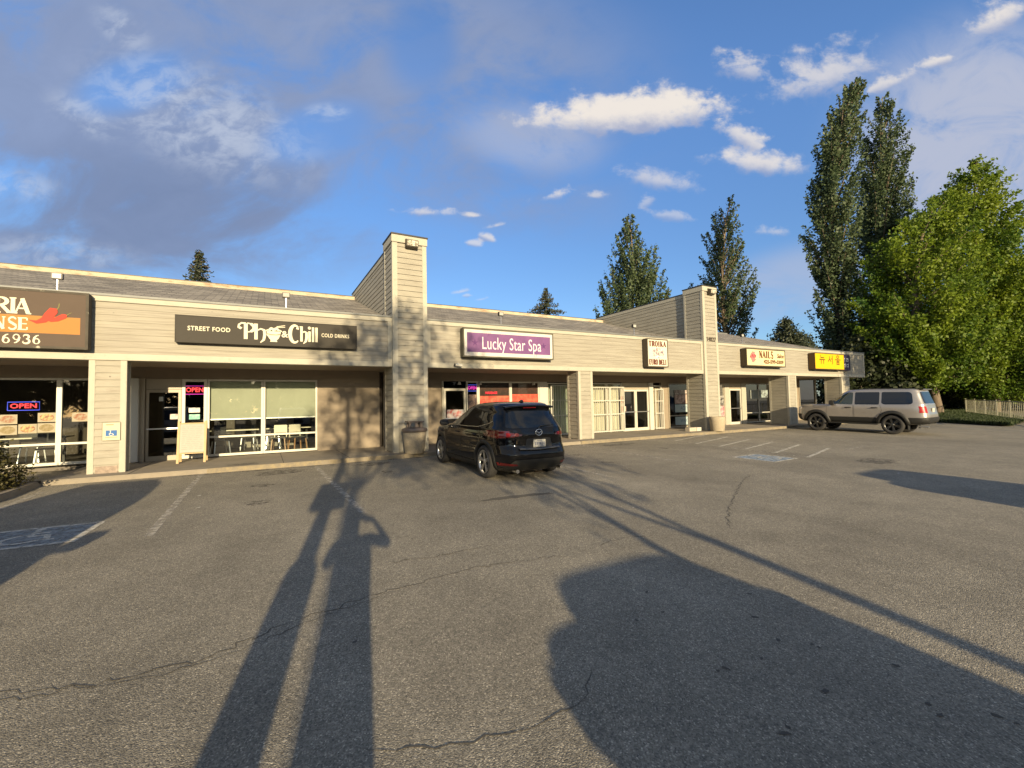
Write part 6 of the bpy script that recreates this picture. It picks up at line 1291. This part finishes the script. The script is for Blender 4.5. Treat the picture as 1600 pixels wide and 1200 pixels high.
    b = MB(); b.lathe([(0.0, -0.02), (0.012, -0.005), (0.016, 0.012), (0.0, 0.012)], 8, c=(0, 0.175, 1.775)); b.build('nose', skin_m, t)
    b = MB()
    for x in (-0.035, 0.035): b = MB(); b.lathe([(0.0, -0.009), (0.009, 0.0), (0.0, 0.009)], 8, c=(x, 0.155, 1.80)); b.build('eye', MT['black'], t)
    b = MB(); b.box(-0.025, 0.025, 0.15, 0.158, 1.715, 1.725); b.build('mouth', flat('lip', (0.30, 0.12, 0.10)), t)
    p = MB().box(-0.078, 0.078, -0.005, 0.004, -0.038, 0.038).build('phone', MT['black'], None, bevel=0.006); p.location = (-0.02, -0.10, 1.54); tag(p, 'black phone held sideways in both hands of the photographer', 'phone')
person()
t = thing('lamp_post', 'grey lamp post with wide concrete foot and utility box behind the photographer', 'lamp post', (-0.88, -1.0, gz(-1.0)))
b = MB(); b.lathe([(0.0, 0), (0.155, 0), (0.155, 1.58), (0.13, 1.66), (0.0, 1.66)], 20); b.build('foot', MT['concrete'], t)
b = MB(); b.tube([(0, 0, 1.6), (0, 0, 6.2)], [0.10, 0.07], 12); b.build('pole', MT['flash'], t)
b = MB(); b.box(-0.25, 0.25, -0.12, 0.12, 2.28, 2.85); b.build('utility_box', MT['flash'], t, bevel=0.02)
b = MB(); b.box(-0.18, 0.18, -0.1, 0.75, 6.15, 6.30); b.build('lamp_head', MT['dark_metal'], t, bevel=0.02)
# off-frame broadleaf trees whose crowns dapple the wall
def back_tree(label, x, y, fork, limbs, crown, n, leafn, leaf, seed, tr=0.15, name='street_tree'):
    r = np.random.default_rng(seed); t = thing(name, label, 'tree', (x, y, gz(y)), group=None); b = MB(); g0 = gz(y)
    b.tube([(0, 0, 0), (0.03, 0, fork*0.5), (0, 0, fork)], [tr*1.25, tr, tr*0.9], 10); C = []
    for lx, lz in limbs: b.tube([(0, 0, fork-0.1), (lx*0.55, 0.1, fork+(lz-fork)*0.5), (lx, 0, lz)], [tr*0.55, tr*0.38, tr*0.15], 7)
    b.build('trunk', MT['bark'], t); P = []
    (cx, cz, rx, rz) = crown
    for _ in range(n):
        a, q = r.uniform(0, 6.28), r.uniform(0, 1)**0.5; c = np.array([cx+rx*q*math.cos(a), r.normal()*rx*0.4, cz+rz*q*math.sin(a)]); P.append(c+r.normal(size=(leafn, 3))*0.22)
    leaf_mesh('crown', np.concatenate(P), leaf, MT['leaf_poplar'], t, seed=seed)
back_tree('leafy street tree behind the photographer that dapples the wall', -2.08, -9.0, 4.7, [(-0.9, 7.5), (0.1, 8.8), (1.0, 7.6), (2.1, 7.4)], (1.45, 7.75, 2.75, 2.55), 235, 24, 0.18, 81, 0.12)
back_tree('leafy young tree behind the parked car', 2.3, -9.0, 3.3, [(0.4, 5.6), (-0.9, 5.2)], (-0.5, 5.15, 1.9, 0.95), 60, 24, 0.17, 82, 0.10)
back_tree('thin young tree between the photographer and the parked car', 2.09, -6.0, 2.6, [(0.6, 4.2), (0.2, 4.0)], (0.5, 3.9, 0.9, 0.6), 14, 20, 0.13, 83, 0.08)
CAR4 = offroader('white_off_roader', 'white off-road car parked far to the right of the photographer', (10.6, -2.3, gz(-2.3)), R_(90), mat('white_car_paint', (0.6, 0.6, 0.58), 0.3, coat=0.8))
CAR3 = copy_tree(CAR4); CAR3.location = (1.80, -3.55, gz(-3.55)); CAR3.scale = (1, 1.08, 1); CAR3['label'] = 'white off-road car parked behind and right of the photographer'
CAR5 = copy_tree(CAR4); CAR5.location = (-4.05, 3.4, gz(3.4)); CAR5.rotation_euler = (0, 0, R_(-90)); CAR5['label'] = 'white off-road car parked just left of the photographer, tail to the shops'
for c in (CAR3, CAR4, CAR5): c['group'] = 'off-road cars parked outside the picture'
# shading tree at the far end, then unseen trees added to darken reflections
back_tree('tall street tree far behind the lot that shades the far end of the canopy', 26.8, -6.0, 5.0, [(0.8, 8.5), (-0.8, 8.0), (2.0, 8.6)], (1.9, 8.4, 2.0, 2.2), 200, 24, 0.24, 84, 0.12)
def far_tree(x, y, h, w, lab, src=None):
    if src: t = copy_tree(src); t.location = (x, y, gz(y)); t.scale = (w/5, w/5, h/10); t.rotation_euler = (0, 0, x); t['label'] = lab; return t
    r = np.random.default_rng(90); t = thing('reflection_tree', lab, 'tree', (x, y, gz(y)), group='unseen trees added to darken reflections'); b = MB(); b.tube([(0, 0, 0), (0.1, 0, 4), (0, 0, 9)], [0.3, 0.2, 0.05], 8); b.build('trunk', MT['bark'], t)
    q = r.normal(size=(160, 3)); q /= np.linalg.norm(q, axis=1)[:, None]; q = q*np.array([4.6, 4.6, 4.6])*(r.uniform(0.3, 1, 160)**0.5)[:, None]+np.array([0, 0, 5.2])
    P = (q[:, None, :]+r.normal(size=(160, 26, 3))*0.6).reshape(-1, 3); leaf_mesh('crown', P[P[:, 2] > 0.1], 0.7, MT['leaf_dark'], t, seed=90); return t
ft = far_tree(-62, -62, 10, 5, 'unseen tree added behind the camera for reflections, first of the row')
for i, x in enumerate(range(-54, 90, 8)): far_tree(x+random.uniform(-1.5, 1.5), -62-random.uniform(0, 8), random.uniform(8.5, 11.5), random.uniform(4.6, 6.2), 'unseen tree added behind the camera to darken reflections', ft)
for i, y in enumerate(range(-54, 50, 9)): far_tree(-62-random.uniform(0, 8), y, random.uniform(8, 11), random.uniform(5.2, 6.4), 'unseen tree added beyond the left end of the lot to darken reflections', ft)
